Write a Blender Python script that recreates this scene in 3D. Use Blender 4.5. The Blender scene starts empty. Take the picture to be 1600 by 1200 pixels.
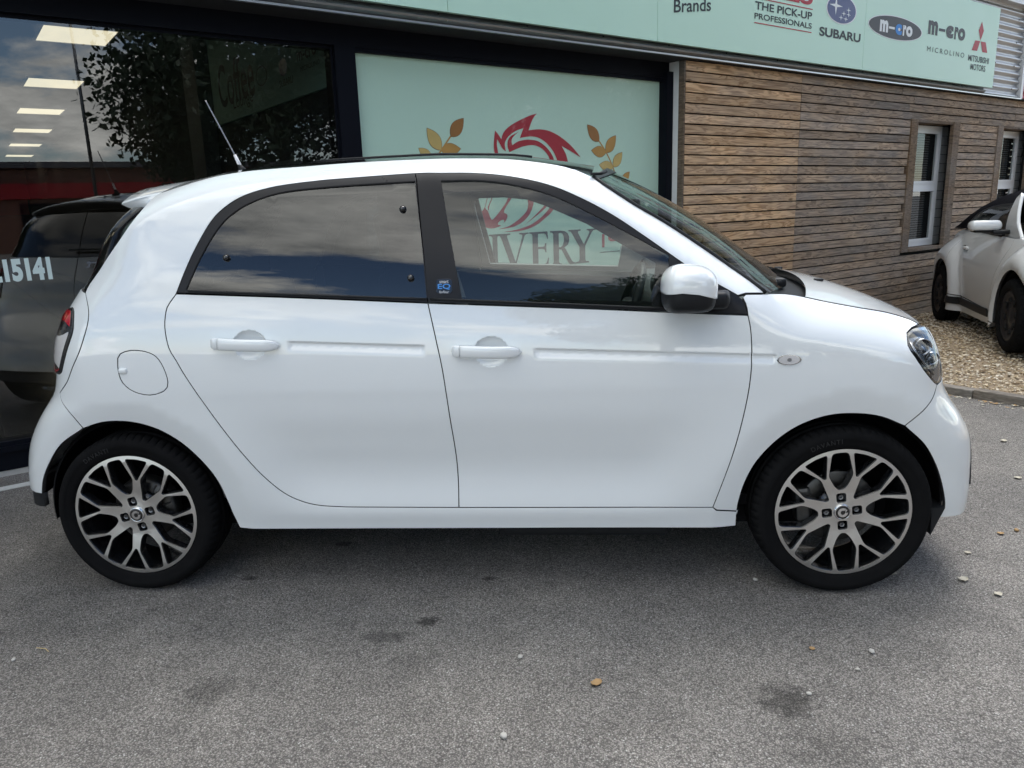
import bpy, bmesh, math, random
import numpy as np
from mathutils import Vector, Matrix
from mathutils.geometry import delaunay_2d_cdt

random.seed(7)
RNG = np.random.default_rng(7)
SC = bpy.context.scene
COL = SC.collection
PI = math.pi

# ------------------------------------------------------------------ camera, sky, sun, exposure
cam_d = bpy.data.cameras.new("camera")
cam = bpy.data.objects.new("camera", cam_d)
COL.objects.link(cam)
SC.camera = cam
cam_d.sensor_width = 36.0
cam_d.lens = 26.77
cam_d.clip_start = 0.05
cam_d.clip_end = 2000.0
_yaw, _pitch, _roll = -0.0728404, 0.2298722, -0.0326606
_fw = Vector((math.sin(_yaw) * math.cos(_pitch), math.cos(_yaw) * math.cos(_pitch), -math.sin(_pitch)))
_rt = Vector((math.cos(_yaw), -math.sin(_yaw), 0.0))
_up = _rt.cross(_fw)
_r2 = _rt * math.cos(_roll) + _up * math.sin(_roll)
_u2 = _up * math.cos(_roll) - _rt * math.sin(_roll)
cam.matrix_world = Matrix(((_r2.x, _u2.x, -_fw.x, 1.5640), (_r2.y, _u2.y, -_fw.y, -3.2823), (_r2.z, _u2.z, -_fw.z, 1.3477), (0, 0, 0, 1)))

SUN_EL, SUN_AZ = math.radians(62), math.radians(70)     # direction towards the sun, azimuth from +X towards +Y
sun_d = bpy.data.lights.new("sun", 'SUN')
sun_d.energy = 1.4
sun_d.angle = math.radians(28)
sun_d.color = (1.0, 0.97, 0.93)
sun = bpy.data.objects.new("sun", sun_d)
COL.objects.link(sun)
_sd = Vector((math.cos(SUN_EL) * math.cos(SUN_AZ), math.cos(SUN_EL) * math.sin(SUN_AZ), math.sin(SUN_EL)))
sun.rotation_euler = _sd.to_track_quat('Z', 'Y').to_euler()

world = bpy.data.worlds.new("World")
SC.world = world
world.use_nodes = True


def _world():
    nt = world.node_tree
    nt.nodes.clear()
    N, L = nt.nodes.new, nt.links.new
    out = N('ShaderNodeOutputWorld')
    bg = N('ShaderNodeBackground')
    sky = N('ShaderNodeTexSky')
    sky.sky_type = 'NISHITA'
    sky.sun_disc = False
    sky.sun_elevation = SUN_EL
    sky.sun_rotation = math.radians(90) - SUN_AZ
    sky.air_density = 1.0
    sky.dust_density = 0.3
    sky.ozone_density = 3.0
    tc = N('ShaderNodeTexCoord')
    sep = N('ShaderNodeSeparateXYZ')
    L(tc.outputs['Generated'], sep.inputs[0])
    zc = N('ShaderNodeMath'); zc.operation = 'MAXIMUM'; zc.inputs[1].default_value = 0.0
    L(sep.outputs['Z'], zc.inputs[0])
    za = N('ShaderNodeMath'); za.operation = 'ADD'; za.inputs[1].default_value = 0.22
    L(zc.outputs[0], za.inputs[0])
    dv = N('ShaderNodeVectorMath'); dv.operation = 'DIVIDE'
    cb = N('ShaderNodeCombineXYZ')
    for i in range(3):
        L(za.outputs[0], cb.inputs[i])
    L(tc.outputs['Generated'], dv.inputs[0]); L(cb.outputs[0], dv.inputs[1])
    mp = N('ShaderNodeMapping'); mp.inputs['Location'].default_value = CLOUD_LOC
    L(dv.outputs[0], mp.inputs[0])
    n1 = N('ShaderNodeTexNoise'); n1.inputs['Scale'].default_value = 1.15; n1.inputs['Detail'].default_value = 9; n1.inputs['Roughness'].default_value = 0.61; n1.inputs['Distortion'].default_value = 0.35
    L(mp.outputs[0], n1.inputs['Vector'])
    r1 = N('ShaderNodeValToRGB'); r1.color_ramp.elements[0].position = 0.465; r1.color_ramp.elements[1].position = 0.56
    L(n1.outputs['Fac'], r1.inputs[0])
    n2 = N('ShaderNodeTexNoise'); n2.inputs['Scale'].default_value = 2.1; n2.inputs['Detail'].default_value = 7; n2.inputs['Roughness'].default_value = 0.66
    L(mp.outputs[0], n2.inputs['Vector'])
    r2 = N('ShaderNodeValToRGB')
    r2.color_ramp.elements[0].position = 0.30; r2.color_ramp.elements[0].color = (3.4, 3.55, 3.6, 1)
    r2.color_ramp.elements[1].position = 0.68; r2.color_ramp.elements[1].color = (13.4, 13.4, 12.7, 1)
    L(n2.outputs['Fac'], r2.inputs[0])
    mx = N('ShaderNodeMix'); mx.data_type = 'RGBA'
    L(r1.outputs[0], mx.inputs['Factor']); L(sky.outputs[0], mx.inputs['A']); L(r2.outputs[0], mx.inputs['B'])
    L(mx.outputs['Result'], bg.inputs['Color'])
    bg.inputs['Strength'].default_value = 0.14
    L(bg.outputs[0], out.inputs[0])


CLOUD_LOC = (8.4, 4.35, 2.0)
_world()
SC.view_settings.view_transform = 'Standard'
SC.view_settings.look = 'None'
SC.view_settings.gamma = 1.0
SC.view_settings.use_curve_mapping = False
SC.view_settings.exposure = 0.84
SC.render.engine = 'CYCLES'
SC.cycles.use_denoising = True
SC.cycles.use_adaptive_sampling = True
SC.cycles.adaptive_threshold = 0.03
world.cycles.sampling_method = 'MANUAL'
world.cycles.sample_map_resolution = 512
SC.cycles.max_bounces = 10
SC.cycles.transparent_max_bounces = 16
SC.cycles.caustics_reflective = False
SC.cycles.caustics_refractive = False

# ------------------------------------------------------------------ materials
MAT = {}


def base_mat(name):
    m = bpy.data.materials.new(name)
    m.use_nodes = True
    MAT[name] = m
    return m, m.node_tree, m.node_tree.nodes['Principled BSDF']


def mat(name, col, rough=0.5, metal=0.0, coat=0.0, spec=0.5, emit=None, var=0.0, vscale=8.0, bump=0.0, bscale=60.0, rvar=0.0, sheen=0.0, coat_rough=0.03):
    m, nt, b = base_mat(name)
    N, L = nt.nodes.new, nt.links.new
    b.inputs['Base Color'].default_value = (*col, 1)
    b.inputs['Roughness'].default_value = rough
    b.inputs['Metallic'].default_value = metal
    b.inputs['Specular IOR Level'].default_value = spec
    b.inputs['Coat Weight'].default_value = coat
    b.inputs['Coat Roughness'].default_value = coat_rough
    b.inputs['Sheen Weight'].default_value = sheen
    if emit:
        b.inputs['Emission Color'].default_value = (*emit[:3], 1)
        b.inputs['Emission Strength'].default_value = emit[3]
    if var or rvar or bump:
        tc = N('ShaderNodeTexCoord')
        nz = N('ShaderNodeTexNoise'); nz.inputs['Scale'].default_value = vscale; nz.inputs['Detail'].default_value = 6; nz.inputs['Roughness'].default_value = 0.6
        L(tc.outputs['Object'], nz.inputs['Vector'])
        if var:
            mx = N('ShaderNodeMix'); mx.data_type = 'RGBA'
            mx.inputs['A'].default_value = (*[c * (1 - var) for c in col], 1)
            mx.inputs['B'].default_value = (*[min(1, c * (1 + var)) for c in col], 1)
            L(nz.outputs['Fac'], mx.inputs['Factor']); L(mx.outputs['Result'], b.inputs['Base Color'])
        if rvar:
            mr = N('ShaderNodeMapRange'); mr.inputs['From Min'].default_value = 0.3; mr.inputs['From Max'].default_value = 0.7
            mr.inputs['To Min'].default_value = max(0, rough - rvar); mr.inputs['To Max'].default_value = rough + rvar
            L(nz.outputs['Fac'], mr.inputs['Value']); L(mr.outputs[0], b.inputs['Roughness'])
        if bump:
            n2 = N('ShaderNodeTexNoise'); n2.inputs['Scale'].default_value = bscale; n2.inputs['Detail'].default_value = 4
            L(tc.outputs['Object'], n2.inputs['Vector'])
            bp = N('ShaderNodeBump'); bp.inputs['Strength'].default_value = bump; bp.inputs['Distance'].default_value = 0.005
            L(n2.outputs['Fac'], bp.inputs['Height']); L(bp.outputs[0], b.inputs['Normal'])
    return m


def glass(name, tint, f0=0.06, gloss=(1, 1, 1), rough=0.0):
    """thin pane: see-through with a mirror reflection that grows towards grazing"""
    m, nt, b = base_mat(name)
    N, L = nt.nodes.new, nt.links.new
    nt.nodes.remove(b)
    out = nt.nodes['Material Output']
    tr = N('ShaderNodeBsdfTransparent'); tr.inputs[0].default_value = (*tint, 1)
    gl = N('ShaderNodeBsdfGlossy'); gl.inputs['Color'].default_value = (*gloss, 1); gl.inputs['Roughness'].default_value = rough
    lw = N('ShaderNodeLayerWeight'); lw.inputs['Blend'].default_value = 0.5
    pw = N('ShaderNodeMath'); pw.operation = 'POWER'; pw.inputs[1].default_value = 5
    L(lw.outputs['Facing'], pw.inputs[0])
    ma = N('ShaderNodeMath'); ma.operation = 'MULTIPLY_ADD'; ma.inputs[1].default_value = 1 - f0; ma.inputs[2].default_value = f0
    L(pw.outputs[0], ma.inputs[0])
    mx = N('ShaderNodeMixShader')
    L(ma.outputs[0], mx.inputs[0]); L(tr.outputs[0], mx.inputs[1]); L(gl.outputs[0], mx.inputs[2])
    L(mx.outputs[0], out.inputs['Surface'])
    return m


# ------------------------------------------------------------------ scene helpers
ORG = {}


def org(o):
    return ORG.get(o.name, Vector((0, 0, 0))) if o is not None else Vector((0, 0, 0))


def tag(o, label=None, cat=None, group=None, kind=None):
    if label: o['label'] = label
    if cat: o['category'] = cat
    if group: o['group'] = group
    if kind: o['kind'] = kind
    return o


def empty(name, loc, parent=None):
    o = bpy.data.objects.new(name, None)
    COL.objects.link(o)
    o.empty_display_size = 0.1
    loc = Vector(loc)
    o.location = loc - org(parent)
    if parent is not None:
        o.parent = parent
    ORG[o.name] = loc
    return o


def thing(name, label, cat, loc, group=None, kind=None):
    return tag(empty(name, loc), label, cat, group, kind)


def mk(name, V, F, m, parent=None, smooth=False, normals=None, mi=None, loc=None):
    """one mesh object from world-space vertices; its origin is loc (default: the parent's origin)"""
    if isinstance(m, str):
        m = [m]
    elif not isinstance(m, (list, tuple)):
        m = [m]
    o0 = Vector(loc) if loc is not None else org(parent)
    V = np.asarray(V, float) - np.array(o0)
    me = bpy.data.meshes.new(name)
    me.from_pydata(V.tolist(), [], [list(map(int, f)) for f in F])
    for k in m:
        me.materials.append(MAT[k] if isinstance(k, str) else k)
    if mi is not None:
        me.polygons.foreach_set('material_index', np.asarray(mi, dtype=np.int32))
    if smooth:
        me.polygons.foreach_set('use_smooth', np.ones(len(me.polygons), dtype=bool))
    if normals is not None:
        me.normals_split_custom_set_from_vertices([tuple(n) for n in normals])
    me.update()
    o = bpy.data.objects.new(name, me)
    COL.objects.link(o)
    if parent is not None:
        o.parent = parent
    o.location = o0 - org(parent)
    ORG[o.name] = o0
    return o


def share(src, name, parent, loc):
    """another object with the same mesh data"""
    o = src.copy()
    o.name = name
    COL.objects.link(o)
    o.parent = parent
    o.location = Vector(loc) - org(parent)
    ORG[o.name] = Vector(loc)
    return o


def mirror(o, parent):
    """copy of a part mirrored to the other side of the car (y -> -y)"""
    me = o.data
    V = np.empty(len(me.vertices) * 3); me.vertices.foreach_get('co', V); V = V.reshape(-1, 3) + np.array(org(o))
    F = [list(p.vertices)[::-1] for p in me.polygons]
    nrm = None
    if me.has_custom_normals:
        nrm = np.zeros((len(V), 3))
        cn = np.empty(len(me.loops) * 3); me.corner_normals.foreach_get('vector', cn); cn = cn.reshape(-1, 3)
        li = np.empty(len(me.loops), dtype=np.int32); me.loops.foreach_get('vertex_index', li)
        nrm[li] = cn
        nrm = nrm * np.array([1, -1, 1])
    mi = np.empty(len(me.polygons), dtype=np.int32); me.polygons.foreach_get('material_index', mi)
    sm_ = len(me.polygons) > 0 and me.polygons[0].use_smooth
    return mk(o.name.split('.')[0], V * np.array([1, -1, 1]), F, list(me.materials), parent, sm_, nrm, mi)


def box_vf(c, h):
    x, y, z = c; a, b, d = h
    V = [(x + i * a, y + j * b, z + k * d) for i in (-1, 1) for j in (-1, 1) for k in (-1, 1)]
    F = [(0, 1, 3, 2), (4, 6, 7, 5), (0, 4, 5, 1), (2, 3, 7, 6), (0, 2, 6, 4), (1, 5, 7, 3)]
    return V, F


def join_vf(parts):
    V, F = [], []
    for v, f in parts:
        n = len(V)
        V += [tuple(p) for p in v]
        F += [tuple(i + n for i in q) for q in f]
    return V, F


def rbox(size, r=0.02, seg=3):
    """rounded box centred on the origin -> V, F"""
    bm = bmesh.new()
    bmesh.ops.create_cube(bm, size=1.0)
    bmesh.ops.scale(bm, vec=size, verts=bm.verts)
    bmesh.ops.bevel(bm, geom=bm.edges[:] + bm.verts[:], offset=min(r, min(size) * 0.49), segments=seg, profile=0.5, affect='EDGES', clamp_overlap=True)
    V = [v.co.copy() for v in bm.verts]
    bm.verts.index_update()
    F = [[v.index for v in f.verts] for f in bm.faces]
    bm.free()
    return np.array(V), F


def tube_vf(pts, rad, seg=10, caps=True):
    pts = [np.array(p, float) for p in pts]
    n = len(pts)
    rad = [rad] * n if np.isscalar(rad) else rad
    V, F = [], []
    t0 = pts[1] - pts[0]
    ref = np.array([0, 0, 1.0]) if abs(t0[2]) < 0.9 * np.linalg.norm(t0) else np.array([1.0, 0, 0])
    for i in range(n):
        t = pts[min(i + 1, n - 1)] - pts[max(i - 1, 0)]
        t = t / np.linalg.norm(t)
        a = np.cross(t, ref); a /= np.linalg.norm(a)
        b = np.cross(a, t); ref = b
        for k in range(seg):
            w = 2 * PI * k / seg
            V.append(pts[i] + rad[i] * (a * math.cos(w) + b * math.sin(w)))
    for i in range(n - 1):
        for k in range(seg):
            F.append((i * seg + k, i * seg + (k + 1) % seg, (i + 1) * seg + (k + 1) % seg, (i + 1) * seg + k))
    if caps:
        F.append(tuple(range(seg))[::-1])
        F.append(tuple((n - 1) * seg + k for k in range(seg)))
    return V, F


def catmull(P, step=0.015, closed=False):
    P = [np.array(p, float) for p in P]
    n = len(P)
    out = []
    rng = range(n if closed else n - 1)
    for i in rng:
        p1, p2 = P[i], P[(i + 1) % n]
        p0 = P[(i - 1) % n] if (closed or i > 0) else 2 * p1 - p2
        p3 = P[(i + 2) % n] if (closed or i + 2 < n) else 2 * p2 - p1
        L = np.linalg.norm(p2 - p1)
        k = max(1, int(math.ceil(L / step)))
        for j in range(k):
            t = j / k
            out.append(0.5 * ((2 * p1) + (-p0 + p2) * t + (2 * p0 - 5 * p1 + 4 * p2 - p3) * t * t + (-p0 + 3 * p1 - 3 * p2 + p3) * t ** 3))
    if not closed:
        out.append(P[-1])
    return [tuple(p) for p in out]


def lin(P, step=0.03):
    out = []
    for a, b in zip(P[:-1], P[1:]):
        a, b = np.array(a, float), np.array(b, float)
        k = max(1, int(math.ceil(np.linalg.norm(b - a) / step)))
        out += [tuple(a + (b - a) * j / k) for j in range(k)]
    out.append(tuple(P[-1]))
    return out


def chain(*cs):
    """join curves end to end into one closed loop, dropping doubled points"""
    out = []
    for c in cs:
        for p in c:
            if not out or math.hypot(out[-1][0] - p[0], out[-1][1] - p[1]) > 1e-4:
                out.append(tuple(p))
    if math.hypot(out[0][0] - out[-1][0], out[0][1] - out[-1][1]) < 1e-4:
        out.pop()
    return out


def area2(L):
    L = np.asarray(L); x, y = L[:, 0], L[:, 1]
    return 0.5 * np.sum(x * np.roll(y, -1) - np.roll(x, -1) * y)


def inside(loops, Q):
    Q = np.asarray(Q, float)
    c = np.zeros(len(Q), dtype=bool)
    for L in loops:
        L = np.asarray(L, float)
        A, B = L, np.roll(L, -1, 0)
        for a, b in zip(A, B):
            if a[1] == b[1]:
                continue
            m = (a[1] > Q[:, 1]) != (b[1] > Q[:, 1])
            if m.any():
                xi = (b[0] - a[0]) * (Q[m, 1] - a[1]) / (b[1] - a[1]) + a[0]
                c[np.where(m)[0]] ^= Q[m, 0] < xi
    return c


def offset_loop(L, d):
    """move a loop by d to the left of its direction"""
    L = np.asarray(L, float)
    e = np.roll(L, -1, 0) - L
    e /= np.maximum(np.linalg.norm(e, axis=1, keepdims=True), 1e-9)
    n = np.stack([-e[:, 1], e[:, 0]], 1)
    m = n + np.roll(n, 1, 0)
    l = np.linalg.norm(m, axis=1, keepdims=True)
    m = m / np.maximum(l, 1e-6)
    k = 1 / np.maximum((m * n).sum(1, keepdims=True), 0.5)
    return L + m * k * d


def fill(loops, inner=None):
    """constrained triangulation of loops (even-odd) -> 2D vertices, triangles"""
    vs, es = [], []
    for L in loops:
        n0 = len(vs)
        vs += [Vector((float(p[0]), float(p[1]))) for p in L]
        es += [(n0 + i, n0 + (i + 1) % len(L)) for i in range(len(L))]
    if inner is not None:
        vs += [Vector((float(p[0]), float(p[1]))) for p in inner]
    ov, oe, of, *_ = delaunay_2d_cdt(vs, es, [], 0, 1e-7)
    V = np.array([(v.x, v.y) for v in ov])
    F = np.array([list(f) for f in of if len(f) == 3])
    C = V[F].mean(1)
    F = F[inside(loops, C)]
    a, b, c = V[F[:, 0]], V[F[:, 1]], V[F[:, 2]]
    cr = (b[:, 0] - a[:, 0]) * (c[:, 1] - a[:, 1]) - (b[:, 1] - a[:, 1]) * (c[:, 0] - a[:, 0])
    F[cr < 0] = F[cr < 0][:, ::-1]
    return V, F


def dist_to(loops, Q):
    Q = np.asarray(Q, float)
    d = np.full(len(Q), 1e9)
    for L in loops:
        L = np.asarray(L, float)
        for a, b in zip(L, np.roll(L, -1, 0)):
            ab = b - a; l2 = ab @ ab
            if l2 < 1e-14:
                continue
            t = np.clip(((Q - a) @ ab) / l2, 0, 1)
            d = np.minimum(d, np.hypot(*(Q - a - t[:, None] * ab).T))
    return d


def sample_inner(loops, step, fine=()):
    P = np.vstack([np.asarray(L) for L in loops])
    lo, hi = P.min(0), P.max(0)
    xs = np.arange(lo[0], hi[0], step); ys = np.arange(lo[1], hi[1], step * 0.87)
    G = np.array([(x + (0.5 * step if j % 2 else 0), y) for j, y in enumerate(ys) for x in xs])
    if len(G):
        G = G[inside(loops, G)]
    if len(G):
        G = G[dist_to(loops, G) > step * 0.45]
    for (x0, y0, x1, y1, st) in fine:
        if len(G):
            k = (G[:, 0] > x0) & (G[:, 0] < x1) & (G[:, 1] > y0) & (G[:, 1] < y1)
            G = G[~k]
        g = np.array([(x + (0.5 * st if j % 2 else 0), y) for j, y in enumerate(np.arange(y0, y1, st * 0.87)) for x in np.arange(x0, x1, st)])
        g = g[inside(loops, g)]
        if len(g):
            g = g[dist_to(loops, g) > st * 0.45]
            G = np.vstack([G, g])
    return G


def panel(name, loops, mapf, m, parent, step=0.03, inset=0.0023, flange=0.014, fine=(), lift=0.0, edge='paint_gap', extra=None):
    """sheet cut to 2D loops (first = outline, others = holes), laid on the surface mapf(u, v) with turned-in edges"""
    LL = []
    for i, L in enumerate(loops):
        L = np.asarray(L, float)
        ccw = area2(L) > 0
        if (i == 0) != ccw:
            L = L[::-1]
        if inset:
            L = offset_loop(L, inset)
        LL.append(L)
    G = sample_inner(LL, step, fine)
    if extra is not None:
        pts, near_ = extra
        if len(G):
            G = G[~near_(G)]
        pts = pts[inside(LL, pts)]
        pts = pts[dist_to(LL, pts) > 0.002]
        G = np.vstack([G, pts])
    V2, F = fill(LL, G)

    def surf(q):
        h = 1e-3
        p = mapf(q[:, 0], q[:, 1])
        du = mapf(q[:, 0] + h, q[:, 1]) - mapf(q[:, 0] - h, q[:, 1])
        dv = mapf(q[:, 0], q[:, 1] + h) - mapf(q[:, 0], q[:, 1] - h)
        n = np.cross(du, dv)
        n /= np.maximum(np.linalg.norm(n, axis=1, keepdims=True), 1e-12)
        return p + n * lift, n
    P, Nn = surf(V2)
    V = [P]; NN = [Nn]; FF = [tuple(f) for f in F]; MI = [0] * len(FF)
    n0 = len(P)
    if flange:
        for L in LL:
            p, n = surf(L)
            nx = np.roll(p, -1, 0) - np.roll(p, 1, 0)
            side = np.cross(nx, n); side /= np.maximum(np.linalg.norm(side, axis=1, keepdims=True), 1e-9)
            k = len(L)
            e = 0.0012
            V += [p + 0, p - n * e + side * e * 0.5, p - n * flange]
            NN += [n, (n + side) / np.linalg.norm(n + side, axis=1, keepdims=True), side]
            for i in range(k):
                j = (i + 1) % k
                for r in (0, 1):
                    FF.append((n0 + r * k + i, n0 + (r + 1) * k + i, n0 + (r + 1) * k + j, n0 + r * k + j)); MI.append(r if edge else 0)
            n0 += 3 * k
    return mk(name, np.vstack(V), FF, [m, edge] if edge else m, parent, True, np.vstack(NN), MI)


def grid_vf(P):
    P = np.asarray(P, float); n, m, _ = P.shape
    F = [(i * m + j, (i + 1) * m + j, (i + 1) * m + j + 1, i * m + j + 1) for i in range(n - 1) for j in range(m - 1)]
    return P.reshape(-1, 3), F


def lathe_vf(prof, seg=64, c=(0, 0, 0), closed=False):
    """revolve (r, y) profile about the Y axis through c"""
    V, F = [], []
    n = len(prof)
    for k in range(seg):
        w = 2 * PI * k / seg
        for r, y in prof:
            V.append((c[0] + r * math.cos(w), c[1] + y, c[2] + r * math.sin(w)))
    for k in range(seg):
        k2 = (k + 1) % seg
        for i in range(n - 1 + (1 if closed else 0)):
            i2 = (i + 1) % n
            F.append((k * n + i, k2 * n + i, k2 * n + i2, k * n + i2))
    return V, F


_tcache = {}


def text2d(s, off=0.0, shear=0.0, spacing=1.0):
    """built-in lettering -> 2D vertices scaled to the unit box, faces"""
    key = (s, off, shear, spacing)
    if key in _tcache:
        return _tcache[key]
    cu = bpy.data.curves.new('t', 'FONT')
    cu.body = s; cu.size = 1.0; cu.offset = off; cu.shear = shear; cu.space_character = spacing
    cu.fill_mode = 'FRONT' if hasattr(cu, 'fill_mode') else cu.fill_mode
    cu.resolution_u = 6
    o = bpy.data.objects.new('t', cu)
    COL.objects.link(o)
    dg = bpy.context.evaluated_depsgraph_get()
    me = bpy.data.meshes.new_from_object(o.evaluated_get(dg))
    V = np.array([v.co[:2] for v in me.vertices]); F = [tuple(p.vertices) for p in me.polygons]
    bpy.data.objects.remove(o); bpy.data.curves.remove(cu); bpy.data.meshes.remove(me)
    lo, hi = V.min(0), V.max(0)
    asp = (hi[0] - lo[0]) / (hi[1] - lo[1])
    V = (V - lo) / (hi - lo)
    _tcache[key] = (V, F, asp)
    return _tcache[key]


def quad_map(c):
    """unit square -> quad with corners bl, br, tr, tl (each 2D)"""
    bl, br, tr, tl = [np.array(p, float) for p in c]
    return lambda V: (bl * ((1 - V[:, :1]) * (1 - V[:, 1:])) + br * (V[:, :1] * (1 - V[:, 1:])) + tr * (V[:, :1] * V[:, 1:]) + tl * ((1 - V[:, :1]) * V[:, 1:]))

# ------------------------------------------------------------------ material library
mat('paint_white', (0.80, 0.825, 0.835), 0.35, coat=1.0, spec=0.45, coat_rough=0.015)
MAT['paint_white'].node_tree.nodes['Principled BSDF'].inputs['Coat IOR'].default_value = 1.75
mat('paint_gap', (0.02, 0.02, 0.022), 0.7)
mat('black_plastic', (0.016, 0.017, 0.019), 0.45, spec=0.18, bump=0.05, bscale=900)
mat('black_satin', (0.014, 0.014, 0.017), 0.32, spec=0.22, rvar=0.06, vscale=5)
mat('black_gloss', (0.008, 0.008, 0.009), 0.12, coat=0.6)
mat('rubber', (0.0085, 0.0085, 0.009), 0.85, spec=0.05, var=0.35, vscale=14, bump=0.15, bscale=400)
mat('liner', (0.008, 0.008, 0.009), 0.9, spec=0.1)
mat('rim_silver', (0.70, 0.69, 0.675), 0.32, metal=1.0, rvar=0.05, vscale=12)
mat('rim_black', (0.012, 0.012, 0.013), 0.25, coat=0.5)
mat('chrome', (0.75, 0.76, 0.78), 0.08, metal=1.0)
mat('steel', (0.28, 0.28, 0.29), 0.42, metal=1.0, var=0.25, vscale=40)
mat('steel_dark', (0.06, 0.06, 0.065), 0.5, metal=0.6)
mat('seat_cloth', (0.03, 0.031, 0.034), 0.9, sheen=0.3, bump=0.2, bscale=500)
mat('trim_grey', (0.10, 0.105, 0.11), 0.7)
mat('lamp_red', (0.45, 0.01, 0.02), 0.15, coat=1.0)
mat('lamp_white', (0.62, 0.60, 0.60), 0.12, coat=1.0)
mat('lamp_dark', (0.02, 0.02, 0.022), 0.2, coat=0.8)
mat('badge_blue', (0.05, 0.25, 0.65), 0.3)
mat('badge_white', (0.7, 0.7, 0.72), 0.3)
glass('glass_clear', (0.82, 0.89, 0.86), 0.058)
glass('glass_privacy', (0.13, 0.135, 0.15), 0.075)
glass('glass_screen', (0.68, 0.76, 0.73), 0.06)
glass('glass_lamp', (0.93, 0.94, 0.95), 0.05)
glass('glass_vinyl', (0.97, 0.98, 0.98), 0.03)
glass('glass_shop', (0.55, 0.57, 0.57), 0.10)
glass('glass_house', (0.55, 0.58, 0.59), 0.06)
mat('frame_navy', (0.005, 0.006, 0.010), 0.5, spec=0.08, rvar=0.05, vscale=4)
mat('sign_green', (0.54, 0.77, 0.63), 0.35, spec=0.4, var=0.04, vscale=1.6, rvar=0.08)
mat('vinyl_green', (0.57, 0.77, 0.63), 0.45, spec=0.25, var=0.04, vscale=1.3)
mat('ink_dark', (0.018, 0.026, 0.03), 0.5)
mat('ink_slate', (0.045, 0.045, 0.05), 0.5)
mat('ink_red', (0.42, 0.03, 0.045), 0.5)
mat('ink_blue', (0.02, 0.22, 0.62), 0.5)
mat('ink_navy', (0.035, 0.05, 0.17), 0.35)
mat('ink_white', (0.78, 0.80, 0.80), 0.5)
mat('ink_pale', (0.62, 0.72, 0.69), 0.5)
mat('ink_grey', (0.07, 0.09, 0.09), 0.5)
mat('gold_dark', (0.36, 0.16, 0.045), 0.45, var=0.3, vscale=5)
mat('gold_mid', (0.50, 0.27, 0.07), 0.45, var=0.3, vscale=5)
mat('gold_pale', (0.60, 0.43, 0.15), 0.45, var=0.25, vscale=5)
mat('leaf_edge', (0.16, 0.09, 0.03), 0.5)
mat('metal_grey', (0.23, 0.24, 0.25), 0.35, metal=0.8, var=0.15, vscale=6, rvar=0.08)
mat('metal_pale', (0.55, 0.57, 0.58), 0.3, metal=0.6, var=0.1, vscale=8)
mat('zinc', (0.46, 0.47, 0.49), 0.38, metal=0.85, var=0.12, vscale=4, rvar=0.06)
mat('render_white', (0.74, 0.75, 0.74), 0.8, var=0.12, vscale=9, bump=0.2, bscale=90)
mat('pvc_white', (0.72, 0.73, 0.74), 0.35, var=0.05, vscale=5)
mat('membrane', (0.012, 0.012, 0.013), 0.9)
mat('slate', (0.34, 0.345, 0.355), 0.75, var=0.3, vscale=14, bump=0.3, bscale=80)
mat('blind', (0.13, 0.135, 0.13), 0.8)
mat('room_dark', (0.02, 0.022, 0.024), 0.9)
mat('shop_ceiling', (0.13, 0.135, 0.14), 0.9)
mat('shop_wall', (0.035, 0.036, 0.038), 0.9)
mat('shop_floor', (0.06, 0.062, 0.064), 0.25, var=0.1, vscale=3)
mat('shop_green', (0.30, 0.47, 0.39), 0.7)
mat('shop_red', (0.25, 0.012, 0.02), 0.5)
mat('light_panel', (0.9, 0.88, 0.8), 0.5, emit=(1.0, 0.88, 0.62, 0.8))
mat('kerb_stone', (0.42, 0.41, 0.39), 0.85, var=0.2, vscale=18, bump=0.3, bscale=120)
mat('line_paint', (0.60, 0.60, 0.58), 0.7, var=0.25, vscale=40)
mat('brick_far', (0.20, 0.10, 0.07), 0.85, var=0.2, vscale=6)
mat('roof_far', (0.10, 0.10, 0.11), 0.8)
mat('fascia_red', (0.38, 0.02, 0.025), 0.5)
mat('soft_top', (0.010, 0.010, 0.013), 0.95, spec=0.03, bump=0.2, bscale=700)
mat('paint_silver_white', (0.66, 0.67, 0.68), 0.36, coat=1.0, spec=0.4)
mat('leaf_dry', (0.38, 0.24, 0.11), 0.8, var=0.3, vscale=60)
mat('leaf_pale', (0.48, 0.44, 0.36), 0.85, var=0.3, vscale=60)
mat('stone_pale', (0.45, 0.43, 0.40), 0.85, var=0.3, vscale=60)
mat('straw', (0.50, 0.38, 0.18), 0.8)
mat('bark', (0.07, 0.055, 0.04), 0.9, var=0.3, vscale=10)
mat('foliage', (0.035, 0.065, 0.022), 0.6, var=0.5, vscale=1.5)
mat('foliage_dark', (0.022, 0.045, 0.018), 0.6, var=0.5, vscale=1.5)


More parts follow.
